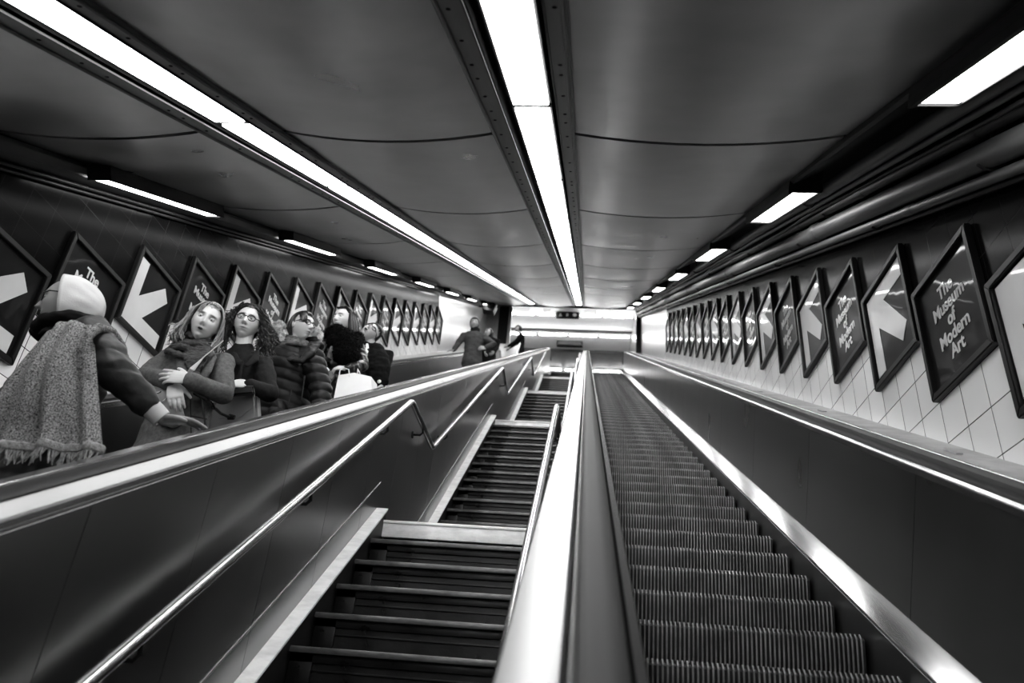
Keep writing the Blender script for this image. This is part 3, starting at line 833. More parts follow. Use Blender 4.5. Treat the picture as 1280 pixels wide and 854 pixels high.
def remesh(mb, voxel, name, mats, iters=2, fac=.5, w=Vector((0, 0, 0)), deform=None):
    for v in mb.bm.verts: v.co -= w
    bmesh.ops.recalc_face_normals(mb.bm, faces=mb.bm.faces[:])
    me = bpy.data.meshes.new('tmp'); mb.bm.to_mesh(me); mb.bm.free()
    o = bpy.data.objects.new('tmp', me); C.objects.link(o)
    r = o.modifiers.new('r', 'REMESH'); r.mode = 'VOXEL'; r.voxel_size = voxel; r.adaptivity = 0
    if iters: q = o.modifiers.new('s', 'SMOOTH'); q.iterations = iters; q.factor = fac
    dg = bpy.context.evaluated_depsgraph_get(); dg.update()
    out = bpy.data.meshes.new_from_object(o.evaluated_get(dg))
    bpy.data.objects.remove(o); bpy.data.meshes.remove(me)
    out.name = name; out.materials.clear()
    for m in (mats if isinstance(mats, list) else [mats]): out.materials.append(m)
    n = len(out.vertices)
    if deform:
        co = np.empty(n*3, 'f'); out.vertices.foreach_get('co', co); co = co.reshape(-1, 3)
        no = np.empty(n*3, 'f'); out.vertices.foreach_get('normal', no); no = no.reshape(-1, 3)
        out.vertices.foreach_set('co', deform(co+np.array(w, 'f'), no).astype('f').ravel()-np.tile(np.array(w, 'f'), n)); out.update()
    out.polygons.foreach_set('use_smooth', [True]*len(out.polygons))
    return out
def wr(amp, scale, seed=0., quilt=None):
    def f(co, no):
        d = np.array([noise.noise(Vector((c[0]*scale+seed, c[1]*scale, c[2]*scale*1.7))) + .5*noise.noise(Vector((c[0]*scale*2.3, c[1]*scale*2.3+seed, c[2]*scale*3.3))) for c in co])
        d = d*amp
        if quilt: d = d + quilt[1]*(np.abs(np.sin(co[:, 2]*PI/quilt[0] + .8*np.sin(co[:, 0]*9)))**.6)
        return co+no*d[:, None]
    return f
def link(me, parent, name=None, label=None):
    o = bpy.data.objects.new(name or me.name, me); C.objects.link(o); o.parent = parent
    if label: o['label'] = label
    ORG[o.name] = ORG[parent.name]
    return o
def tread(y, steps):                             # tread level under a person standing at y
    k = max(i for i, (sy, sz) in enumerate(steps) if sy <= y)
    return steps[k]
def glasses(par, Mh, m=None, r=.021):
    mb = MB()
    for sx in (-1, 1):
        pts = [(sx*.031+r*1.08*math.cos(a), -.096+.012*abs(math.cos(a))*(1 if math.cos(a)*sx > 0 else -.2), .011+r*.86*math.sin(a)) for a in np.linspace(0, 2*PI, 22)]
        t = MB(); t.tube(pts, .0026, 6, cap=False); mb.join(t.bm, Mh)
        t = MB(); t.tube([(sx*.053, -.088, .016), (sx*.076, -.06, .018), (sx*.082, .01, .014)], .0024, 6); mb.join(t.bm, Mh)
    t = MB(); t.tube([(-.011, -.099, .014), (0, -.103, .017), (.011, -.099, .014)], .0024, 6); mb.join(t.bm, Mh)
    return part('glasses', mb, m or M['black'], par)
def eyes(par, Mh, skin):
    mb = MB()
    for sx in (-1, 1):
        t = bmesh.new(); bmesh.ops.create_uvsphere(t, u_segments=20, v_segments=14, radius=.012)
        mp = {}
        for v in t.verts: mp[v] = mb.bm.verts.new(Mh @ (v.co+Vector((sx*.031, -.0765, .012))))
        for f in t.faces:
            c = f.calc_center_median(); d = c.normalized()
            mb.mi = 1 if d.dot(Vector((0, -1, -.05)).normalized()) > .90 else 0
            mb.face([mp[v] for v in f.verts])
        t.free()
    part('eyes', mb, [M['eye'], M['iris']], par)
    mb = MB()
    for sx in (-1, 1):
        t = bmesh.new(); bmesh.ops.create_uvsphere(t, u_segments=20, v_segments=16, radius=.0140)
        mp = {}
        for v in t.verts: mp[v] = mb.bm.verts.new(Mh @ (v.co+Vector((sx*.031, -.0762, .012))))
        for f in t.faces:
            c = f.calc_center_median()/.0140
            if c.z > .08 or c.z < -.30: mb.face([mp[v] for v in f.verts])
        t.free()
    o = part('eyelids', mb, skin, par)
    a = o.data.attributes.new('tint', 'FLOAT', 'POINT'); a.data.foreach_set('value', [.72]*len(o.data.vertices))

def lock(mb, pts, r, seg=6):
    n = len(pts); mb.tube(pts, [r*(.7+.5*math.sin(PI*min(1, (i+.6)/n)))*(1 if i < n-1 else .4) for i in range(n)], seg)

class Person:
    """joints are world points; the person faces `face` (horizontal)."""
    def __init__(s, name_label, neck, face, head, hface, steps, skin, hs=1., roll=0., lean=(0, 0), sh=.185, shdrop=.055, foot_y=None, voxel=.0037, stature=None, hup=(0, 0, 1), feetx=None):
        s.skin = skin; s.neck = Vector(neck); s.f = Vector((face[0], face[1], 0)).normalized(); s.r = Vector((-s.f.y, s.f.x, 0))  # s.r: the person's left
        s.left = s.r
        fy = foot_y if foot_y is not None else s.neck.y+.02
        sy, sz = tread(fy, steps)
        fx = s.neck.x if feetx is None else feetx
        s.base = Vector((fx, max(sy+.12, fy), sz+.002))
        s.t = thing('person', name_label, 'person', s.base)
        s.Mh = Matrix.Translation(Vector(head)) @ (dirm(hface, hup, roll).to_4x4()) @ Matrix.Scale(hs, 4)
        s.head = Vector(head); s.sh, s.shdrop, s.voxel = sh, shdrop, voxel
        s.pelvis = Vector((s.base.x+lean[0], s.base.y+lean[1], s.base.z+(s.neck.z-s.base.z)*.60))
        s.chest = s.neck*.72+s.pelvis*.28
        s.shL = s.neck+s.left*sh-Vector((0, 0, shdrop)); s.shR = s.neck-s.left*sh-Vector((0, 0, shdrop))
        s.hands = []
    def arm(s, side, elbow, wrist, df, back, thumb, **k):
        s.hands.append((side, Vector(elbow), Vector(wrist), Vector(df), back, thumb, k))
    def body(s):
        mb = MB()
        head_bm(mb, s.Mh)
        mb.tube([s.neck-Vector((0, 0, .04)), s.neck+(s.head-s.neck)*.4, s.head+s.Mh.to_3x3() @ Vector((0, .022, -.03))], [(.055, .055), (.05, .052), (.052, .055)], 16)
        mb.tube([s.pelvis-Vector((0, 0, .06)), s.pelvis, s.pelvis*.5+s.chest*.5, s.chest, s.neck-Vector((0, 0, .07)), s.neck-Vector((0, 0, .01))],
                [(.13, .10), (.15, .11), (.125, .09), (.145, .10), (.12, .075), (.05, .05)], 18, ref=s.left)
        for side, e, w, df, back, th, k in s.hands:
            a = s.shL if side == 'L' else s.shR
            mb.tube([a+(s.neck-a)*.3-Vector((0, 0, .02)), a, (a+e)/2, e, (e+w)/2, w], [.045, .048, .043, .036, .032, .024], 12)
            hand(mb, w, df, back, th, **k)
        hl = (s.pelvis.z-s.base.z)
        for sg in (-1, 1):
            hip = s.pelvis+s.left*.085*sg-Vector((0, 0, .03)); an = Vector((s.base.x, s.base.y, s.base.z+.08))+s.left*.085*sg
            kn = hip*.48+an*.52+s.f*.02
            mb.tube([hip, (hip+kn)/2, kn, (kn+an)/2, an], [.082, .07, .052, .048, .036], 12)
            mb.tube([an-Vector((0, 0, .045))-s.f*.03, an-Vector((0, 0, .05))+s.f*.06, an-Vector((0, 0, .055))+s.f*.10], [(.03, .03), (.036, .024), (.03, .018)], 10, ref=(1, 0, 0))
        me = remesh(mb, s.voxel, 'body', [s.skin], 1, .25, s.base)
        n = len(me.vertices); co = np.empty(n*3, 'f'); me.vertices.foreach_get('co', co); co = co.reshape(-1, 3)+np.array(s.base, 'f')
        inv = np.array(s.Mh.inverted()); p = co@inv[:3, :3].T+inv[:3, 3]
        tv = tint_of(p); far = (np.linalg.norm(p, axis=1) > .14); tv[far] = 1.
        a = me.attributes.new('tint', 'FLOAT', 'POINT'); a.data.foreach_set('value', tv.astype('f'))
        s.bodyob = link(me, s.t)
        eyes(s.t, s.Mh, s.skin)
    def trousers(s, m=None):
        mb = MB(); mb.tube([s.pelvis-Vector((0, 0, .08)), s.pelvis+Vector((0, 0, .06))], [(.165, .125), (.16, .12)], 16, ref=s.left)
        for sg in (-1, 1):
            hip = s.pelvis+s.left*.088*sg-Vector((0, 0, .03)); an = Vector((s.base.x, s.base.y, s.base.z+.10))+s.left*.085*sg
            kn = hip*.48+an*.52+s.f*.02
            mb.tube([hip, (hip+kn)/2, kn, (kn+an)/2, an], [.096, .085, .068, .062, .056], 12)
        link(remesh(mb, .011, 'trousers', m or M['trouser'], 2, .5, s.base, wr(.006, 9, 3)), s.t)
        mb = MB()
        for sg in (-1, 1):
            an = Vector((s.base.x, s.base.y, s.base.z))+s.left*.085*sg
            mb.tube([an-s.f*.045+Vector((0, 0, .045)), an+s.f*.05+Vector((0, 0, .042)), an+s.f*.12+Vector((0, 0, .032)), an+s.f*.155+Vector((0, 0, .024))], [(.042, .042), (.046, .038), (.043, .028), (.03, .02)], 12, ref=s.left)
            mb.tube([an+Vector((0, 0, .05)), an+Vector((0, 0, .12))], .045, 10)
        link(remesh(mb, .008, 'shoes', M['shoe'], 1, .5, s.base), s.t)
    def coat(s, m, hem=.15, girth=1., sleeve=1., cuff=.035, quilt=None, amp=.008, scale=9, voxel=.0075, seed=0., name='coat', flare=1.0, collar=True):
        mb = MB(); g = girth
        lo = s.pelvis-Vector((0, 0, hem))
        top = s.neck-Vector((0, 0, .012))
        mb.tube([lo, s.pelvis, s.pelvis*.55+s.chest*.45, s.chest, s.neck*.8+s.chest*.2-Vector((0, 0, .04)), s.neck-Vector((0, 0, .045)), top],
                [(.185*g*flare, .14*g*flare), (.178*g, .135*g), (.158*g, .122*g), (.178*g, .132*g), (s.sh*.93, .10*g), (s.sh*.62, .082*g), (.075, .07)], 24, ref=s.left)
        for side, e, w, df, back, th, k in s.hands:
            a = s.shL if side == 'L' else s.shR
            u = (w-e).normalized(); end = w-u*(cuff-.02)
            q = sleeve
            mb.tube([a+(s.neck-a)*.35-Vector((0, 0, .045)), a-Vector((0, 0, .008)), a*.5+e*.5, e, e*.5+end*.5, end], [.07*q, .074*q, .062*q, .056*q, .050*q, .043*q], 14)
        s.coatob = link(remesh(mb, voxel, name, m, 3, .5, s.base, wr(amp, scale, seed, quilt)), s.t)

P_STEPS = LSTEPS
def V(*a): return Vector(a)

# ---- woman in the pale headscarf, hand on the rail
nk = V(-2.0, 2.53, 1.352)
p = Person('woman in pale headscarf and tweed shawl reaching out to the escalator handrail', nk, (-.55, -.83), at(86, 381, 2.46), (-.93, -.34, -.10), P_STEPS, M['skin_dark'], hs=.94, sh=.18, foot_y=2.6, feetx=-2.06)
p.shL = V(-1.885, 2.43, 1.29); 
wrist = V(-1.545, 2.50, .992)
p.arm('L', V(-1.715, 2.40, 1.125), wrist, (.93, .38, .07), (-.1, -.1, 1), 1, curl=.16, sc=.98, spread=.05)
p.arm('R', V(-2.26, 2.62, 1.05), V(-2.20, 2.46, .88), (-.1, -.8, -.4), (-1, 0, 0), 1, curl=.6)
p.body(); p.trousers()
p.coat(M['puffer_grey'], hem=.2, girth=1.02, sleeve=1.12, cuff=.10, amp=.010, scale=11, quilt=(.085, .006), seed=2)
mb = MB(); u = (wrist-V(-1.715, 2.40, 1.125)).normalized(); mb.tube([wrist-u*.075, wrist-u*.03, wrist+u*.005], [.037, .038, .035], 16, cap=False); part('cuff', mb, M['hood'], p.t, label='pale jumper cuff')
glasses(p.t, p.Mh)
# headscarf: rings from the face opening to the back of the skull
mb = MB(); g = []
nr, nu = 26, 48
for j in range(nr+1):
    v = j/nr; yy = -.022+.162*(math.sin(v*PI/2)**.9)
    k = math.sqrt(max(0., 1-((yy+.0)/.142)**2)) if yy > 0 else 1-.02*(yy/.05)**2
    row = []
    for i in range(nu):
        a = 2*PI*i/nu; cx, cz = math.sin(a), math.cos(a)
        w_ = .094*k*(1+(.10 if cz < 0 else 0)*(-cz)); h_ = (.132 if cz > 0 else .118)*k**.92
        fold = (.0035*math.sin(7*a+6*v)+.003*math.sin(13*a-9*v+1))*min(1, v*3)*(1-v)
        shear = -.018*max(0, cz)*(1-v)+.012*max(0, -cz)*(1-v)
        row.append(mb.bm.verts.new(p.Mh @ V((w_+fold)*cx, yy+shear, (h_+fold)*cz+.004-.012*v)))
    g.append(row)
for a_, b_ in zip(g, g[1:]):
    for i in range(nu): mb.face([a_[i], a_[(i+1) % nu], b_[(i+1) % nu], b_[i]])
mb.face(g[-1])
o = part('headscarf', mb, M['hood'], p.t); md = o.modifiers.new('t', 'SOLIDIFY'); md.thickness = .009; md.offset = -1
# dark collar
mb = MB()
ring = []
for k in range(17):
    a = 2*PI*k/16; d = V(math.cos(a), math.sin(a), 0)
    ring.append(nk+V(-.03, -.03, -.008)+V(d.x*.112, d.y*.10, 0)+V(0, 0, .022*d.x))
mb.tube(ring, [(.034, .026)]*17, 10, cap=False)
mb.tube([at(70, 412, 2.42), at(57, 414, 2.40), at(47, 418, 2.40)], [(.03, .015), (.022, .01), (.006, .005)], 10)
link(remesh(mb, .006, 'collar', M['fabric_black'], 2, .5, p.base, wr(.008, 14)), p.t)
# shawl hanging over the chest in long folds
mb = MB(); nr, ncol = 30, 46; g = []
tl, tr = at(58, 421, 2.39), at(118, 410, 2.36)
bl, br = at(-34, 566, 2.30), at(126, 566, 2.29)
for j in range(nr+1):
    v = j/nr; row = []
    for i in range(ncol+1):
        u_ = i/ncol
        a = tl.lerp(bl, v); b = tr.lerp(br, v**.85)
        a = a + V(-.05, 0, .01)*math.sin(PI*v)*.5
        q = a.lerp(b, u_)
        fold = .020*math.sin(u_*21+1.2*v)*(.35+.65*v)+.010*math.sin(u_*37-2*v)*v
        belly = .075*math.sin(PI*u_)*(.4+.6*math.sin(PI*min(1, v*1.1+.1)))
        q = q+V(0, -belly-fold, 0)
        if v < .12: q.z += .02*math.sin(PI*u_)*(1-v/.12)
        row.append(mb.bm.verts.new(q))
    g.append(row)
for j in range(nr):
    for i in range(ncol): mb.face([g[j][i], g[j][i+1], g[j+1][i+1], g[j+1][i]])
hemline = [v.co.copy() for v in g[-1]]
o = part('shawl', mb, M['tweed'], p.t); md = o.modifiers.new('t', 'SOLIDIFY'); md.thickness = .010; md.offset = 0
mb = MB(); mb.tube([h+V(0, -.002, .012) for h in hemline], [(.008, .016)]*len(hemline), 8, ref=(0, 1, 0)); sub('shawl_hem', mb, M['tweed_edge'], o, 'pale woven hem')
mb = MB()
for k in range(70):
    q = hemline[int(k/70*ncol)].lerp(hemline[min(ncol, int(k/70*ncol)+1)], (k/70*ncol) % 1)
    a = random.uniform(-.02, .02); b = random.uniform(.035, .055)
    mb.tube([q, q+V(a*.5, -.004, -b*.5), q+V(a+random.uniform(-.01, .01), random.uniform(-.01, .006), -b)], [.0042, .0036, .0022], 5)
fr = sub('fringe', mb, M['tweed_edge'], o, 'pale knotted fringe'); fr['kind'] = 'stuff'
# the shawl end looped over the near shoulder
mb = MB()
pts = [at(113, 500, 2.33), at(106, 468, 2.30), at(103, 440, 2.30), at(109, 420, 2.30), at(122, 411, 2.34), at(138, 416, 2.42), at(150, 430, 2.47), at(158, 450, 2.50)]
mb.tube(pts, [(.022, .012), (.026, .014), (.026, .014), (.026, .016), (.028, .018), (.026, .018), (.022, .016), (.012, .012)], 10, ref=(1, -.3, .5))
link(remesh(mb, .006, 'shawl_loop', M['tweed'], 2, .5, p.base, wr(.006, 25)), p.t, label='end of the tweed shawl looped over the shoulder')

# ---- woman in the grey coat, arms crossed
Y = 3.5
nk = at(246, 437, Y)+V(0, 0, -.01)
p = Person('fair-haired woman in open grey coat and knotted scarf with crossed hands', nk, (.18, -.98), at(257, 405, Y-.06), (.40, -.86, -.16), P_STEPS, M['skin'], hs=.96, sh=.185, foot_y=Y+.04, roll=.20)
p.shL = at(287, 450, Y)-V(.035, 0, .02); p.shR = at(203, 447, Y)+V(.035, 0, -.02)
p.arm('L', at(279, 494, Y-.06), at(236, 474, Y-.25), (-1, -.05, .10), (0, -1, .25), 1, curl=.10, spread=.07, fcurl=(.05, .12, .2, .3), sc=.98)
p.arm('R', at(184, 470, Y-.10), at(217, 479, Y-.21), (.42, -.10, -.9), (.25, -1, .1), -1, curl=.45, spread=.03, sc=.98)
p.body(); p.trousers()
p.coat(M['wool_grey'], hem=.26, girth=.98, sleeve=.98, cuff=.035, amp=.008, scale=8, seed=5)
# lapels and front edges
mb = MB()
def strip(mb, pts, a, b, ref): mb.tube(pts, [(a*(1 if 0 < i < len(pts)-1 else .5), b) for i in range(len(pts))], 10, ref=ref)
fz = lambda px, py, d=.135: at(px, py, Y-d)
strip(mb, [fz(229, 434, .06), fz(227, 448, .13), fz(228, 466, .155), fz(232, 478, .15)], .032, .009, (1, 0, 0))
strip(mb, [fz(263, 436, .06), fz(264, 448, .13), fz(258, 464, .155), fz(250, 478, .15)], .030, .009, (1, 0, 0))
link(remesh(mb, .005, 'lapels', M['wool_grey'], 2, .5, p.base), p.t)
mb = MB()
for k in range(26):
    pass
a = fz(252, 500, .15); b = fz(258, 540, .14); mb.tube([fz(246, 488, .150), a, b], [(.004, .01)]*3, 8); mb.tube([fz(238, 500, .150), fz(239, 545, .15)], .003, 6); mb.tube([fz(239, 520, .155), fz(258, 524, .15)], .003, 6)
part('coat_seams', mb, M['wool_dark'], p.t)
# scarf: wound folds and two hanging ends
mb = MB()
for k in range(5):
    ring = []
    for i in range(21):
        a = 2*PI*i/20; d = V(math.cos(a), math.sin(a), 0)
        ring.append(nk+V(0, 0, .05-.026*k)+d*(.075+.010*k)+p.f*.012*k+V(0, 0, .012*math.sin(a*2+k*1.7)-.02*k*max(0, d.dot(p.f))*.6))
    mb.tube(ring, [(.021, .017)]*21, 9, cap=False)
mb.tube([fz(242, 436, .10), fz(240, 448, .165), fz(243, 462, .185), fz(246, 474, .185)], [(.045, .015), (.042, .014), (.03, .013), (.018, .01)], 12, ref=(1, 0, 0))
mb.tube([fz(255, 436, .10), fz(254, 447, .165), fz(250, 458, .185)], [(.035, .015), (.032, .014), (.02, .012)], 12, ref=(1, 0, 0))
link(remesh(mb, .005, 'scarf', M['scarf_dark'], 1, .5, p.base, wr(.007, 34, 4)), p.t)
# hair: cap and swept locks
def hair_cap(p, m, grow=1.07, fringe=.42, back=.0, amp=.004, name='hair', side_low=-.35):
    mb = MB(); nu, nv = 96, 64
    G = lambda th, ph: V(math.sin(th)*math.sin(ph), -math.sin(th)*math.cos(ph), math.cos(th))
    vs = {}
    def hv(j, i):
        i %= nu
        if (j, i) not in vs:
            d = G(PI*j/nv, 2*PI*i/nu); k = 1+.05*noise.noise(d*4)
            vs[(j, i)] = mb.bm.verts.new(p.Mh @ V(d.x*.079*grow*k, d.y*.101*grow*k+.004, d.z*.117*grow*k+.003))
        return vs[(j, i)]
    for j in range(nv):
        for i in range(nu):
            d = G(PI*(j+.5)/nv, 2*PI*(i+.5)/nu)
            if d.y < -.12 and d.z < fringe+.25*abs(d.x): continue
            if d.z < side_low and d.y < .1: continue
            if d.z < -.75: continue
            if j == 0: mb.face([hv(0, 0), hv(1, i), hv(1, i+1)])
            else: mb.face([hv(j, i), hv(j+1, i), hv(j+1, i+1), hv(j, i+1)])
    return mb
def combed(mb, p, n, r=.0055, grow=1.07, fringe=.42, side=-.1, low=-.5, part_x=.25, seed=1, lift=.006):
    rn = random.Random(seed)
    for k in range(n):
        ph = rn.uniform(-PI, PI)                 # 0 is the face
        c = math.cos(ph); th0 = rn.uniform(.05, .5)
        lim = math.acos(fringe) if c > .55 else math.acos(side) if c > -.1 else math.acos(low)
        if c > .55: lim += rn.uniform(-.06, .03)
        pts = []
        for i in range(8):
            t_ = i/7; th = th0+(lim-th0)*t_; a = ph+part_x*math.sin(t_*1.6)*(1 if c > 0 else 0)
            d = V(math.sin(th)*math.sin(a), -math.sin(th)*math.cos(a), math.cos(th)); e = 1+lift*8*math.sin(PI*t_)*(1 if c > 0 else .4)
            pts.append(p.Mh @ V(d.x*.079*grow*e, d.y*.101*grow*e+.004, d.z*.117*grow*e+.003))
        mb.tube(pts, [r*(1 if i < 5 else 1-.25*(i-4)) for i in range(8)], 6)
    return mb
mb = hair_cap(p, None, 1.05, .60); combed(mb, p, 150, .0042, 1.07, .74, .2, -.3, .55, 4)
H = lambda x, y, z: p.Mh @ V(x, y, z)
rnd = random.Random(3)
for k in range(300):
    sx = 1 if rnd.random() < .5 else -1
    u0 = rnd.uniform(0, 1); yo = -.062+.157*u0          # front locks fall along the cheeks, back ones behind
    out = rnd.uniform(.0, .022); ln = rnd.uniform(.10, .165)+.02*u0
    ph = rnd.uniform(0, 6.28); wv = rnd.uniform(.005, .013); fly = rnd.uniform(-.01, .035) if sx < 0 else rnd.uniform(-.012, .018)
    base = [V(sx*.012, yo*.55, .117), V(sx*.05, yo*.8-.008, .104), V(sx*.080, yo-.006, .055), V(sx*(.088+out*.6), yo+.006, .0), V(sx*(.088+out), yo+.012, -.05), V(sx*(.086+out+fly), yo+.004, -ln+.025), V(sx*(.074+out+fly*1.6), yo-.012, -ln)]
    pts = []
    for i in range(19):
        t_ = i/18*6; j = min(5, int(t_)); q = base[j].lerp(base[j+1], t_-j)
        w_ = wv*max(0, (i-5)/13)
        pts.append(p.Mh @ (q+V(w_*math.sin(ph+i*.75), w_*math.cos(ph+i*.6), 0)))
    mb.tube(pts, [.0042*(.75 if i < 3 else 1 if i < 14 else 1-.15*(i-13)) for i in range(19)], 6)
for k in range(50):
    x0 = rnd.uniform(-.07, .07)
    pts = [H(x0*.4, .0, .122), H(x0, .085, .08), H(x0*1.1, .112, .0), H(x0*1.1, .11, -.07), H(x0*1.2+rnd.uniform(-.02, .02), .10, -.13)]
    lock(mb, pts, .010)
part('hair', mb, M['hair_blonde'], p.t)
# dark open mouth
mb = MB(); t = MB(); t.ell((0, -.094, -.0585), (.014, .008, .0065), 14, 8); mb.join(t.bm, p.Mh); part('mouth', mb, M['iris'], p.t)
# her bags
bg = thing('shoulder_bag', 'pale bag with a dark zip hanging at the grey coat woman\'s elbow', 'bag', fz(204, 520, .10))
mb = MB(); c = fz(203, 493, .15)
mb.tube([fz(176, 480, .08), fz(188, 490, .10), fz(202, 503, .12), fz(214, 516, .12), fz(220, 526, .12)], [(.05, .03), (.085, .04), (.095, .045), (.08, .04), (.05, .03)], 16, ref=(.4, .1, -.9))
me = remesh(mb, .007, 'pouch', M['bag_pale'], 3, .5, ORG[bg.name], wr(.006, 12)); link(me, bg)
mb = MB(); mb.tube([fz(184, 496, .165), fz(192, 493, .172), fz(201, 490, .172)], .004, 6); mb.tube([fz(192, 507, .172), fz(201, 504, .178), fz(210, 497, .176)], .003, 6); part('zip', mb, M['iris'], bg, label='dark zip')
mb = MB(); mb.tube([fz(228, 478, .175), fz(240, 462, .205), fz(254, 447, .20), fz(272, 432, .13), fz(277, 428, .06)], [(.015, .003)]*5, 8, ref=(.6, 0, .8)); part('strap', mb, M['strap_pale'], bg, label='pale wide strap')

# ---- woman with dark curls and glasses
Y = 4.0
nk = at(304, 437, Y)
p = Person('woman with a mass of dark curls, glasses and a dark wool coat', nk, (.10, -1), at(309, 405, Y-.05), (.30, -.93, -.12), P_STEPS, M['skin'], hs=.98, sh=.18, foot_y=Y+.05, roll=.07)
p.shL = at(336, 452, Y)-V(.03, 0, .03); p.shR = at(288, 452, Y)+V(.01, 0, -.03)
p.arm('L', at(337, 492, Y-.08), at(312, 482, Y-.26), (-1, -.15, .05), (0, -.8, .6), 1, curl=.55, spread=.03)
p.arm('R', at(280, 488, Y+.0), at(286, 512, Y-.05), (.1, -.1, -1), (0, -1, .1), -1, curl=.4)
p.body(); p.trousers()
p.coat(M['wool_dark'], hem=.30, girth=.96, sleeve=.98, cuff=.03, amp=.008, scale=8, seed=9)
fz = lambda px, py, d=.135: at(px, py, Y-d)
mb = MB(); strip(mb, [fz(292, 440, .07), fz(294, 450, .12), fz(302, 456, .135)], .03, .009, (1, 0, .3)); strip(mb, [fz(322, 440, .07), fz(318, 450, .12), fz(308, 457, .135)], .03, .009, (1, 0, -.3)); mb.tube([fz(303, 452, .135), fz(299, 475, .14), fz(296, 520, .14)], [(.012, .006)]*3, 8, ref=(1, 0, 0))
link(remesh(mb, .005, 'coat_collar', M['wool_dark'], 2, .5, p.base), p.t)
glasses(p.t, p.Mh)
mb = hair_cap(p, None, 1.10, .64)
rnd = random.Random(11)
for k in range(430):
    sx = -1 if k % 2 else 1
    a0 = rnd.uniform(-.4, 1.0)
    x0 = sx*rnd.uniform(.0, .06); y0 = rnd.uniform(-.062, .07); z0 = .126
    ex = sx*rnd.uniform(.07, .21); ey = rnd.uniform(-.05, .11); ez = rnd.uniform(-.25, -.03)
    if abs(ex) < .085 and ey < 0: ex = sx*rnd.uniform(.09, .17)
    mid = V(sx*rnd.uniform(.092, .17), y0+rnd.uniform(-.02, .04), rnd.uniform(-.02, .09))
    pts = []; ph = rnd.uniform(0, 6.28); turns = rnd.uniform(4.5, 8); amp = rnd.uniform(.006, .011)
    a, b, c_ = V(x0, y0, z0-.01), mid, V(ex, ey, ez)
    for i in range(41):
        t_ = i/40; q = a*(1-t_)**2+b*2*t_*(1-t_)+c_*t_*t_; w_ = amp*min(1, t_*3)
        q = q+V(w_*math.cos(ph+turns*2*PI*t_), w_*math.sin(ph+turns*2*PI*t_), 0)
        pts.append(p.Mh @ q)
    mb.tube(pts, [.0031*(1-.5*i/40) for i in range(41)], 4)
part('hair', mb, M['hair_brown'], p.t)
# grey shoulder bag in front of her
bg = thing('shoulder_bag', 'grey leather flap bag with black strap in front of the curly-haired woman', 'bag', fz(293, 540, .2))
mb = MB(); q = [fz(268, 487, .20), fz(319, 487, .20), fz(321, 520, .22), fz(316, 560, .22), fz(262, 566, .22), fz(258, 530, .22)]
f0 = [mb.bm.verts.new(v) for v in q]; f1 = [mb.bm.verts.new(v+V(0, .09, 0)) for v in q]
mb.face(f0[::-1]); mb.face(f1)
for i in range(6): mb.face([f0[i], f0[(i+1) % 6], f1[(i+1) % 6], f1[i]])
bmesh.ops.bevel(mb.bm, geom=mb.bm.edges[:], offset=.018, segments=3, affect='EDGES')
part('bag_body', mb, M['bag_grey'], bg)
mb = MB(); mb.tube([fz(268, 487, .235), fz(293, 489, .245), fz(319, 488, .235)], [(.004, .004)]*3, 8); mb.tube([fz(318, 492, .235), fz(317, 508, .24), fz(300, 521, .245), fz(275, 523, .245)], .0035, 6); part('flap_seam', mb, M['bag_grey'], bg)
mb = MB(); mb.tube([at(243, 492, 3.32), at(256, 499, 3.36), at(266, 508, 3.5), at(276, 517, 3.70), at(288, 522, 3.745)], [.008]*5, 8); part('strap', mb, M['black'], bg, label='black strap')
mb = MB(); mb.tube([at(286, 521, 3.742), at(293, 522, 3.74)], [(.018, .006), (.014, .006)], 10, ref=(0, 0, 1)); part('buckle', mb, M['steel_deck'], bg, label='bright metal buckle')
mb = MB(); mb.tube([at(264, 504, 3.46), at(267, 510, 3.5)], .010, 8); part('strap_ring', mb, M['steel_deck'], bg, label='bright metal ring')
# dark pouch under her hand
wl = thing('clutch', 'black clutch held on top of the grey flap bag', 'bag', fz(297, 486, .25))
mb = MB(); q = [fz(285, 482, .28), fz(316, 482, .28), fz(317, 491, .30), fz(284, 494, .30)]
f0 = [mb.bm.verts.new(v) for v in q]; f1 = [mb.bm.verts.new(v+V(0, .035, 0)) for v in q]
mb.face(f0[::-1]); mb.face(f1)
for i in range(4): mb.face([f0[i], f0[(i+1) % 4], f1[(i+1) % 4], f1[i]])
bmesh.ops.bevel(mb.bm, geom=mb.bm.edges[:], offset=.008, segments=2, affect='EDGES'); part('pouch', mb, M['leather'], wl)
mb = MB(); mb.tube([fz(285, 483, .283), fz(316, 483, .283)], .003, 6); part('zip', mb, M['grey'], wl)

# ---- man in the fur-hooded puffer
Y = 4.75
nk = at(370, 434, Y)
p = Person('man with glasses in black puffer coat with pale fur hood, looking sideways', nk, (.45, -.9), at(377, 409, Y-.04), (.90, -.42, -.02), P_STEPS, M['skin2'], hs=.96, sh=.205, foot_y=Y+.05, roll=-.05)
p.shR = at(347, 442, Y)+V(.02, 0, -.02); p.shL = at(394, 446, Y-.02)-V(.02, 0, .02)
p.arm('L', at(401, 486, Y-.05), at(402, 520, Y-.12), (0, -.3, -1), (1, 0, 0), 1, curl=.5)
p.arm('R', at(343, 492, Y), at(350, 525, Y-.12), (0, -.3, -1), (-1, 0, 0), -1, curl=.5)
p.body(); p.trousers()
p.coat(M['puffer'], hem=.26, girth=1.10, sleeve=1.2, cuff=.03, amp=.006, scale=9, quilt=(.075, .014), seed=13)
fz = lambda px, py, d=.15: at(px, py, Y-d)
glasses(p.t, p.Mh)
mb = MB()
for k in range(4):
    ring = [nk+V(0, 0, .04-.022*k)+V(math.cos(a), math.sin(a), 0)*(.07+.012*k)+V(0, 0, .008*math.sin(2*a+k)) for a in np.linspace(0, 2*PI, 21)]
    mb.tube(ring, [(.018, .014)]*21, 9, cap=False)
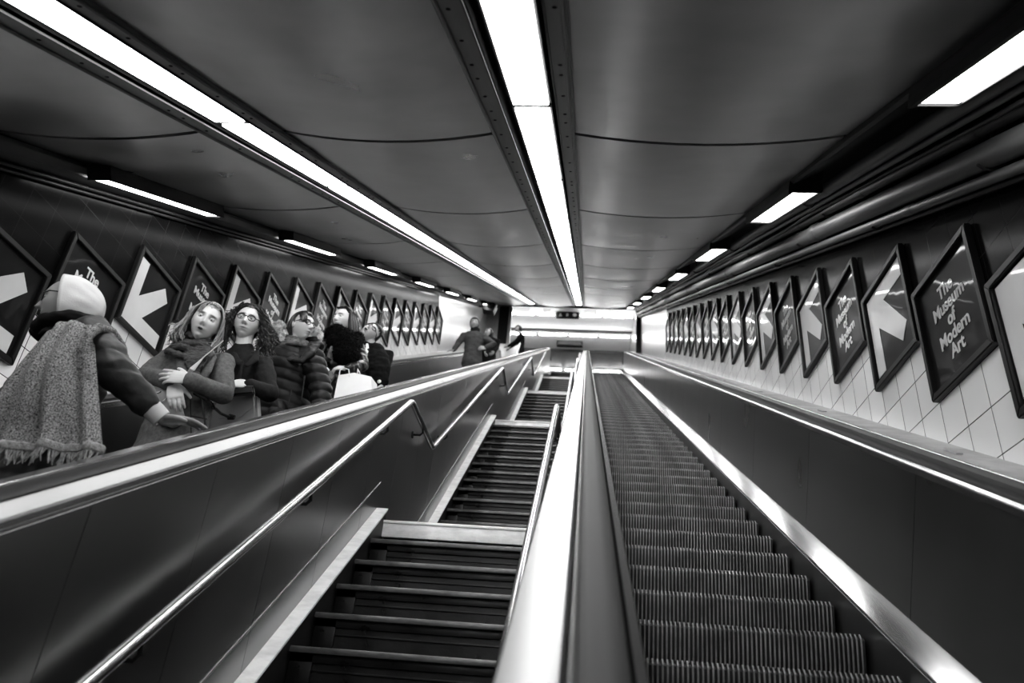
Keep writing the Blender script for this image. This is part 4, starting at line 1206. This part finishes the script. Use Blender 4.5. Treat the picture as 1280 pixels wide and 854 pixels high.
link(remesh(mb, .005, 'scarf', M['scarf_print'], 1, .5, p.base, wr(.006, 40)), p.t)
# hood lying open behind the neck, fur along its rim
mb = MB()
mb.tube([fz(349, 432, -.02), fz(350, 426, -.06), fz(372, 434, -.12), fz(394, 430, -.05), fz(398, 432, .02)], [.045, .06, .07, .055, .04], 12)
mb.tube([fz(351, 437, .05), fz(360, 446, .12), fz(374, 452, .16)], [(.05, .02), (.045, .016), (.02, .014)], 10, ref=(1, 0, .5)); mb.tube([fz(394, 430, .05), fz(388, 440, .12), fz(376, 452, .16)], [(.045, .02), (.04, .016), (.02, .014)], 10, ref=(1, 0, -.5))
link(remesh(mb, .007, 'hood', M['puffer'], 3, .5, p.base, wr(.008, 14)), p.t)
def fur(parent, blobs, m, n, ln, name='fur_trim', seed=1, r=.0016):
    mb = MB()
    for c, rr in blobs: mb.ell(c, (rr, rr*.95, rr), 18, 12)
    me = remesh(mb, .006, name, m, 2, .5, ORG[parent.name], wr(.010, 40, seed))
    o = link(me, parent)
    rn = random.Random(seed); mb = MB()
    vs_ = me.vertices
    for k in range(n):
        v = vs_[rn.randrange(len(vs_))]; q = v.co+ORG[parent.name]; d = (v.normal+V(rn.uniform(-.6, .6), rn.uniform(-.6, .6), rn.uniform(-.9, .3))).normalized(); l = ln*rn.uniform(.6, 1.3)
        side = d.orthogonal().normalized()*r*1.6
        a_ = mb.bm.verts.new(q-side-d*.004); b_ = mb.bm.verts.new(q+side-d*.004); c_ = mb.bm.verts.new(q+d*l+V(0, 0, -l*.25))
        mb.face([a_, b_, c_])
    h = sub('hairs', mb, m, o); h['kind'] = 'stuff'
    return o
fur(p.t, [(fz(350, 405, .02), .024), (fz(346, 406, .01), .022), (fz(349, 411, .03), .023), (fz(352, 418, .05), .022), (fz(354, 407, .02), .02), (fz(353, 424, .07), .017)], M['fur_pale'], 4200, .010, seed=2)
fur(p.t, [(fz(391, 411, -.03), .02), (fz(396, 413, -.03), .022), (fz(400, 418, -.03), .021), (fz(400, 423, .0), .016), (fz(392, 417, -.03), .02)], M['fur_pale'], 3400, .010, seed=3)
mb = hair_cap(p, None, 1.05, .56, side_low=.0)
combed(mb, p, 220, .0055, 1.06, .60, .0, -.55, .5, 5)
part('hair', mb, M['hair_black'], p.t)
mb = MB(); mb.tube([fz(381, 470, .172), fz(377, 500, .18)], .004, 6); mb.tube([fz(364, 488, .16), fz(361, 506, .165)], .004, 6); part('zip', mb, M['dark'], p.t)

# ---- woman with long dark hair and black fur
Y = 5.65
nk = at(430, 424, Y)
p = Person('woman with long dark hair holding black fur and a carrier bag', nk, (.05, -1), at(429, 401, Y-.05), (-.34, -.93, -.12), P_STEPS, M['skin'], hs=.98, sh=.185, foot_y=Y+.03, roll=.04)
p.shR = at(409, 427, Y)+V(.02, 0, 0); p.shL = at(449, 428, Y)-V(.02, 0, .03)
p.arm('R', at(394, 447, Y-.06), at(399, 456, Y-.24), (.35, -.3, -.9), (-.2, -1, .1), -1, curl=.2, spread=.07, sc=1.05)
p.arm('L', at(454, 456, Y-.08), at(436, 461, Y-.28), (-1, -.1, .02), (0, -.7, .7), 1, curl=.5, sc=1.0)
p.body(); p.trousers()
p.coat(M['leather'], hem=.12, girth=.95, sleeve=.98, cuff=.03, amp=.012, scale=12, seed=21)
fz = lambda px, py, d=.15: at(px, py, Y-d)
fur(p.t, [(fz(421, 416, .12), .075), (fz(430, 424, .16), .095), (fz(434, 434, .20), .105), (fz(436, 444, .22), .09), (fz(422, 427, .17), .085), (fz(440, 428, .13), .085), (fz(429, 440, .20), .09), (fz(438, 452, .20), .055), (fz(412, 418, .06), .05), (fz(447, 424, .04), .06)], M['fur_black'], 8000, .018, name='fur_collar', seed=8, r=.0022)
mb = hair_cap(p, None, 1.06, .62, side_low=-.6)
rnd = random.Random(9)
for k in range(150):
    sx = 1 if rnd.random() < .72 else -1
    x0 = rnd.uniform(-.055, .055); y0 = rnd.uniform(-.05, .08); e = rnd.uniform(.0, .04); yo = rnd.uniform(-.03, .09)
    pts = [p.Mh @ V(x0, y0, .115), p.Mh @ V(sx*.08, yo*.7, .06), p.Mh @ V(sx*(.088+e*.3), yo, -.02), p.Mh @ V(sx*(.085+e*.6), yo+.02, -.11), p.Mh @ V(sx*(.08+e), yo+.03, -.19), p.Mh @ V(sx*(.075+e), yo+.03, -.26 if sx > 0 else -.16)]
    lock(mb, pts, .009)
part('hair', mb, M['hair_black'], p.t)
mb = MB(); mb.tube([fz(405, 430, .08), fz(399, 442, .12), fz(403, 452, .20), fz(412, 448, .24), fz(416, 436, .22)], [(.03, .02)]*5, 10); part('scarf', mb, M['scarf_print'], p.t, label='patterned scarf end')
bg = thing('carrier_bag', 'white paper carrier bag held above the escalator handrail', 'bag', fz(442, 500, .28))
mb = MB(); q = [fz(423, 469, .29), fz(443, 466, .29), fz(464, 471, .29), fz(467, 520, .29), fz(412, 524, .29)]
f0 = [mb.bm.verts.new(v) for v in q]; f1 = [mb.bm.verts.new(v+V(.015, .14, 0)) for v in q]
n_ = len(q)
mb.face(f0[::-1])
for i in range(n_):
    if i in (0, 1): continue
    mb.face([f0[i], f0[(i+1) % n_], f1[(i+1) % n_], f1[i]])
mb.face(f1)
o = part('bag_body', mb, M['bag_white'], bg, smooth=False); md = o.modifiers.new('t', 'SOLIDIFY'); md.thickness = .003
mb = MB(); mb.tube([fz(424, 470, .302), fz(425, 463, .31), fz(430, 460, .315), (fz(436, 462, .31)), fz(437, 470, .302)], .005, 6); mb.tube([fz(447, 467, .29), fz(447, 461, .28), fz(450, 467, .28)], .004, 6); part('handles', mb, M['bag_white'], bg)
ph = thing('wallet', 'dark wallet held under the dark-haired woman\'s lowered hand', 'wallet', fz(411, 478, .27))
mb = MB(); q = [fz(404, 473, .28), fz(414, 462, .28), fz(418, 470, .28), fz(409, 482, .28)]
f0 = [mb.bm.verts.new(v) for v in q]; f1 = [mb.bm.verts.new(v+V(0, .03, 0)) for v in q]
mb.face(f0[::-1]); mb.face(f1)
for i in range(4): mb.face([f0[i], f0[(i+1) % 4], f1[(i+1) % 4], f1[i]])
bmesh.ops.bevel(mb.bm, geom=mb.bm.edges[:], offset=.006, segments=2, affect='EDGES'); part('cover', mb, M['bag_grey'], ph)
mb = MB(); mb.tube([q[0]-V(0, .003, 0), q[1]-V(0, .003, 0)], .003, 6); part('edge', mb, M['dark'], ph)

# ---- person with tilted head and a backpack
Y = 6.5
nk = at(463, 432, Y)
p = Person('person with head tilted far sideways, open collar and black backpack', nk, (.5, -.87), at(462, 417, Y-.05), (.32, -.9, .28), P_STEPS, M['skin2'], hs=1.02, sh=.185, foot_y=Y+.05, roll=.85, voxel=.005)
p.arm('L', at(479, 462, Y), at(478, 482, Y-.12), (0, -.3, -1), (1, 0, 0), 1, curl=.5)
p.arm('R', at(449, 462, Y), at(455, 476, Y-.15), (.6, -.4, -.6), (0, -1, 0), 1, curl=.5)
p.body(); p.trousers()
p.coat(M['fabric_black'], hem=.16, girth=.98, sleeve=1., amp=.008, scale=9, seed=31)
fz = lambda px, py, d=.15: at(px, py, Y-d)
mb = hair_cap(p, None, 1.05, .50, side_low=-.1); combed(mb, p, 120, .006, 1.06, .46, .0, -.5, .4, 7); part('hair', mb, M['hair_black'], p.t)
glasses(p.t, p.Mh)
mb = MB(); t = MB(); t.ell((0, -.094, -.0585), (.019, .008, .012), 14, 8); mb.join(t.bm, p.Mh); part('mouth', mb, M['iris'], p.t)
mb = MB(); strip(mb, [fz(459, 430, .06), fz(458, 440, .13), fz(456, 452, .14)], .03, .01, (1, 0, 0)); link(remesh(mb, .006, 'shirt_front', M['white'], 1, .5, p.base), p.t)
bg = thing('backpack', 'black backpack on the shoulder of the tilted-head person', 'backpack', fz(473, 485, .0))
mb = MB(); mb.tube([fz(470, 436, .10), fz(473, 448, .13), fz(474, 462, .14), fz(474, 478, .12)], [(.07, .06), (.10, .075), (.105, .08), (.085, .07)], 18, ref=(1, 0, 0))
link(remesh(mb, .008, 'pack', M['fabric_black'], 3, .5, ORG[bg.name], wr(.010, 10)), bg)
mb = MB(); mb.tube([fz(462, 436, .12), fz(461, 448, .15), fz(464, 462, .15)], [(.022, .006)]*3, 8, ref=(1, 0, 0)); part('strap', mb, M['puffer_grey'], bg)
mb = MB(); mb.ell(fz(474, 477, .21), (.018, .01, .018)); part('badge', mb, M['white'], bg, label='round white badge')

# ---- man far up, arms spread
Y = 12.5
nk = at(594, 413, Y)
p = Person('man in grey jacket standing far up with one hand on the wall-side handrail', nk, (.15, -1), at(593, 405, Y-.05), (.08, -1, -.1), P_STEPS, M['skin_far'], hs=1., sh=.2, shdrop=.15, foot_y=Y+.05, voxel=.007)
p.arm('R', at(573, 429, Y-.05), at(567, 438, Y-.12), (-.6, -.5, -.3), (0, -.2, 1), -1, curl=.3)
p.arm('L', at(617, 430, Y-.05), at(607, 435, Y-.14), (-.9, -.2, -.2), (.2, -1, .2), 1, curl=.5)
p.body(); p.trousers()
p.coat(M['jacket_grey'], hem=.10, girth=1.06, sleeve=1.08, voxel=.011, amp=.010, seed=41)
mb = MB(); mb.tube([nk+V(math.cos(a), math.sin(a), 0)*.065+V(0, 0, .01) for a in np.linspace(0, 2*PI, 17)], [(.03, .035)]*17, 9, cap=False); mb.tube([nk-V(0, 0, .05)+p.f*.05, nk-V(0, 0, .01)+p.f*.05], [(.09, .05), (.07, .05)], 12); link(remesh(mb, .008, 'scarf', M['fabric_black'], 3, .5, p.base, wr(.008, 18)), p.t)
mb = hair_cap(p, None, 1.07, .42, side_low=-.3); combed(mb, p, 90, .007, 1.08, .46, -.2, -.55, .2, 8); part('hair', mb, M['hair_black'], p.t)
# ---- person half hidden behind him
Y = 14.4
nk = at(613, 421, Y)
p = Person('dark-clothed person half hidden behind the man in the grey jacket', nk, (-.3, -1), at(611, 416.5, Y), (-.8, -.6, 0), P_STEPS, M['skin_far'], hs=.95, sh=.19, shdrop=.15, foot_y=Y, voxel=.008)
p.arm('L', at(621, 433, Y-.05), at(618, 440, Y-.14), (-.4, -.4, -.8), (1, 0, 0), 1, curl=.5)
p.arm('R', at(604, 433, Y-.05), at(606, 440, Y-.14), (.2, -.4, -.8), (-1, 0, 0), 1, curl=.5)
p.body(); p.trousers(); p.coat(M['fabric_black'], hem=.16, voxel=.012, seed=51)
part('hair', hair_cap(p, None, 1.10, .30, side_low=-.5), M['hair_black'], p.t)
# ---- person in black near the top, seen from the side
Y = 20.6
nk = at(651, 418, Y)
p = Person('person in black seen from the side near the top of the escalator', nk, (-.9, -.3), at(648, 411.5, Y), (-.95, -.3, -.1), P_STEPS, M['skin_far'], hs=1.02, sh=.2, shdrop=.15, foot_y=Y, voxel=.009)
p.arm('L', at(643, 428, Y-.12), at(635, 433, Y-.1), (-.9, -.1, -.2), (0, 0, 1), 1, curl=.4)
p.arm('R', at(645, 430, Y+.12), at(638, 436, Y+.1), (-.9, .1, -.2), (0, 0, 1), 1, curl=.4)
p.body(); p.trousers(); p.coat(M['fabric_black'], hem=.16, girth=1.05, voxel=.012, seed=61)
part('hair', hair_cap(p, None, 1.14, .28, side_low=-.6), M['hair_black'], p.t)
# pale board at the escalator side below that person
t = thing('panel', 'pale slanted board standing between the far passengers and the stair balustrade', 'panel', at(640, 445, 18.5))
mb = MB(); q = [at(632, 447, 18.5), at(636, 437, 18.5), at(650, 429.5, 18.5), at(646, 444, 18.5)]
f0 = [mb.bm.verts.new(v) for v in q]; f1 = [mb.bm.verts.new(v+V(.0, .04, 0)) for v in q]
mb.face(f0[::-1]); mb.face(f1)
for i in range(4): mb.face([f0[i], f0[(i+1) % 4], f1[(i+1) % 4], f1[i]])
part('board', mb, M['steel_wall'], t, smooth=False)
mb = MB(); mb.tube([q[2]-V(0, .004, 0), q[3]-V(0, .004, 0)], .02, 8); part('rim', mb, M['white_edge'], t)

# ------------------------------------------------------------------ camera, world, view
cam = bpy.data.cameras.new('camera'); co = bpy.data.objects.new('camera', cam); C.objects.link(co)
right, down, fwd = (W(*r) for r in RC)
mx = Matrix((right, -down, -fwd)).transposed().to_4x4()
co.matrix_world = mx
cam.sensor_fit = 'HORIZONTAL'; cam.sensor_width = 36; cam.lens = FPX*36/1280
cam.clip_start = .05; cam.clip_end = 100
cam.dof.use_dof = True; cam.dof.focus_distance = 4.3; cam.dof.aperture_fstop = 2.4
S.camera = co
wd = bpy.data.worlds.new('world'); S.world = wd; wd.use_nodes = True
wd.node_tree.nodes['Background'].inputs[0].default_value = (.5, .5, .5, 1)
wd.node_tree.nodes['Background'].inputs[1].default_value = .05
S.view_settings.view_transform = 'Standard'; S.view_settings.look = 'None'
S.view_settings.exposure = 1.05; S.view_settings.gamma = 1.; S.view_settings.use_curve_mapping = False
S.cycles.use_denoising = True
S.cycles.max_bounces = 8
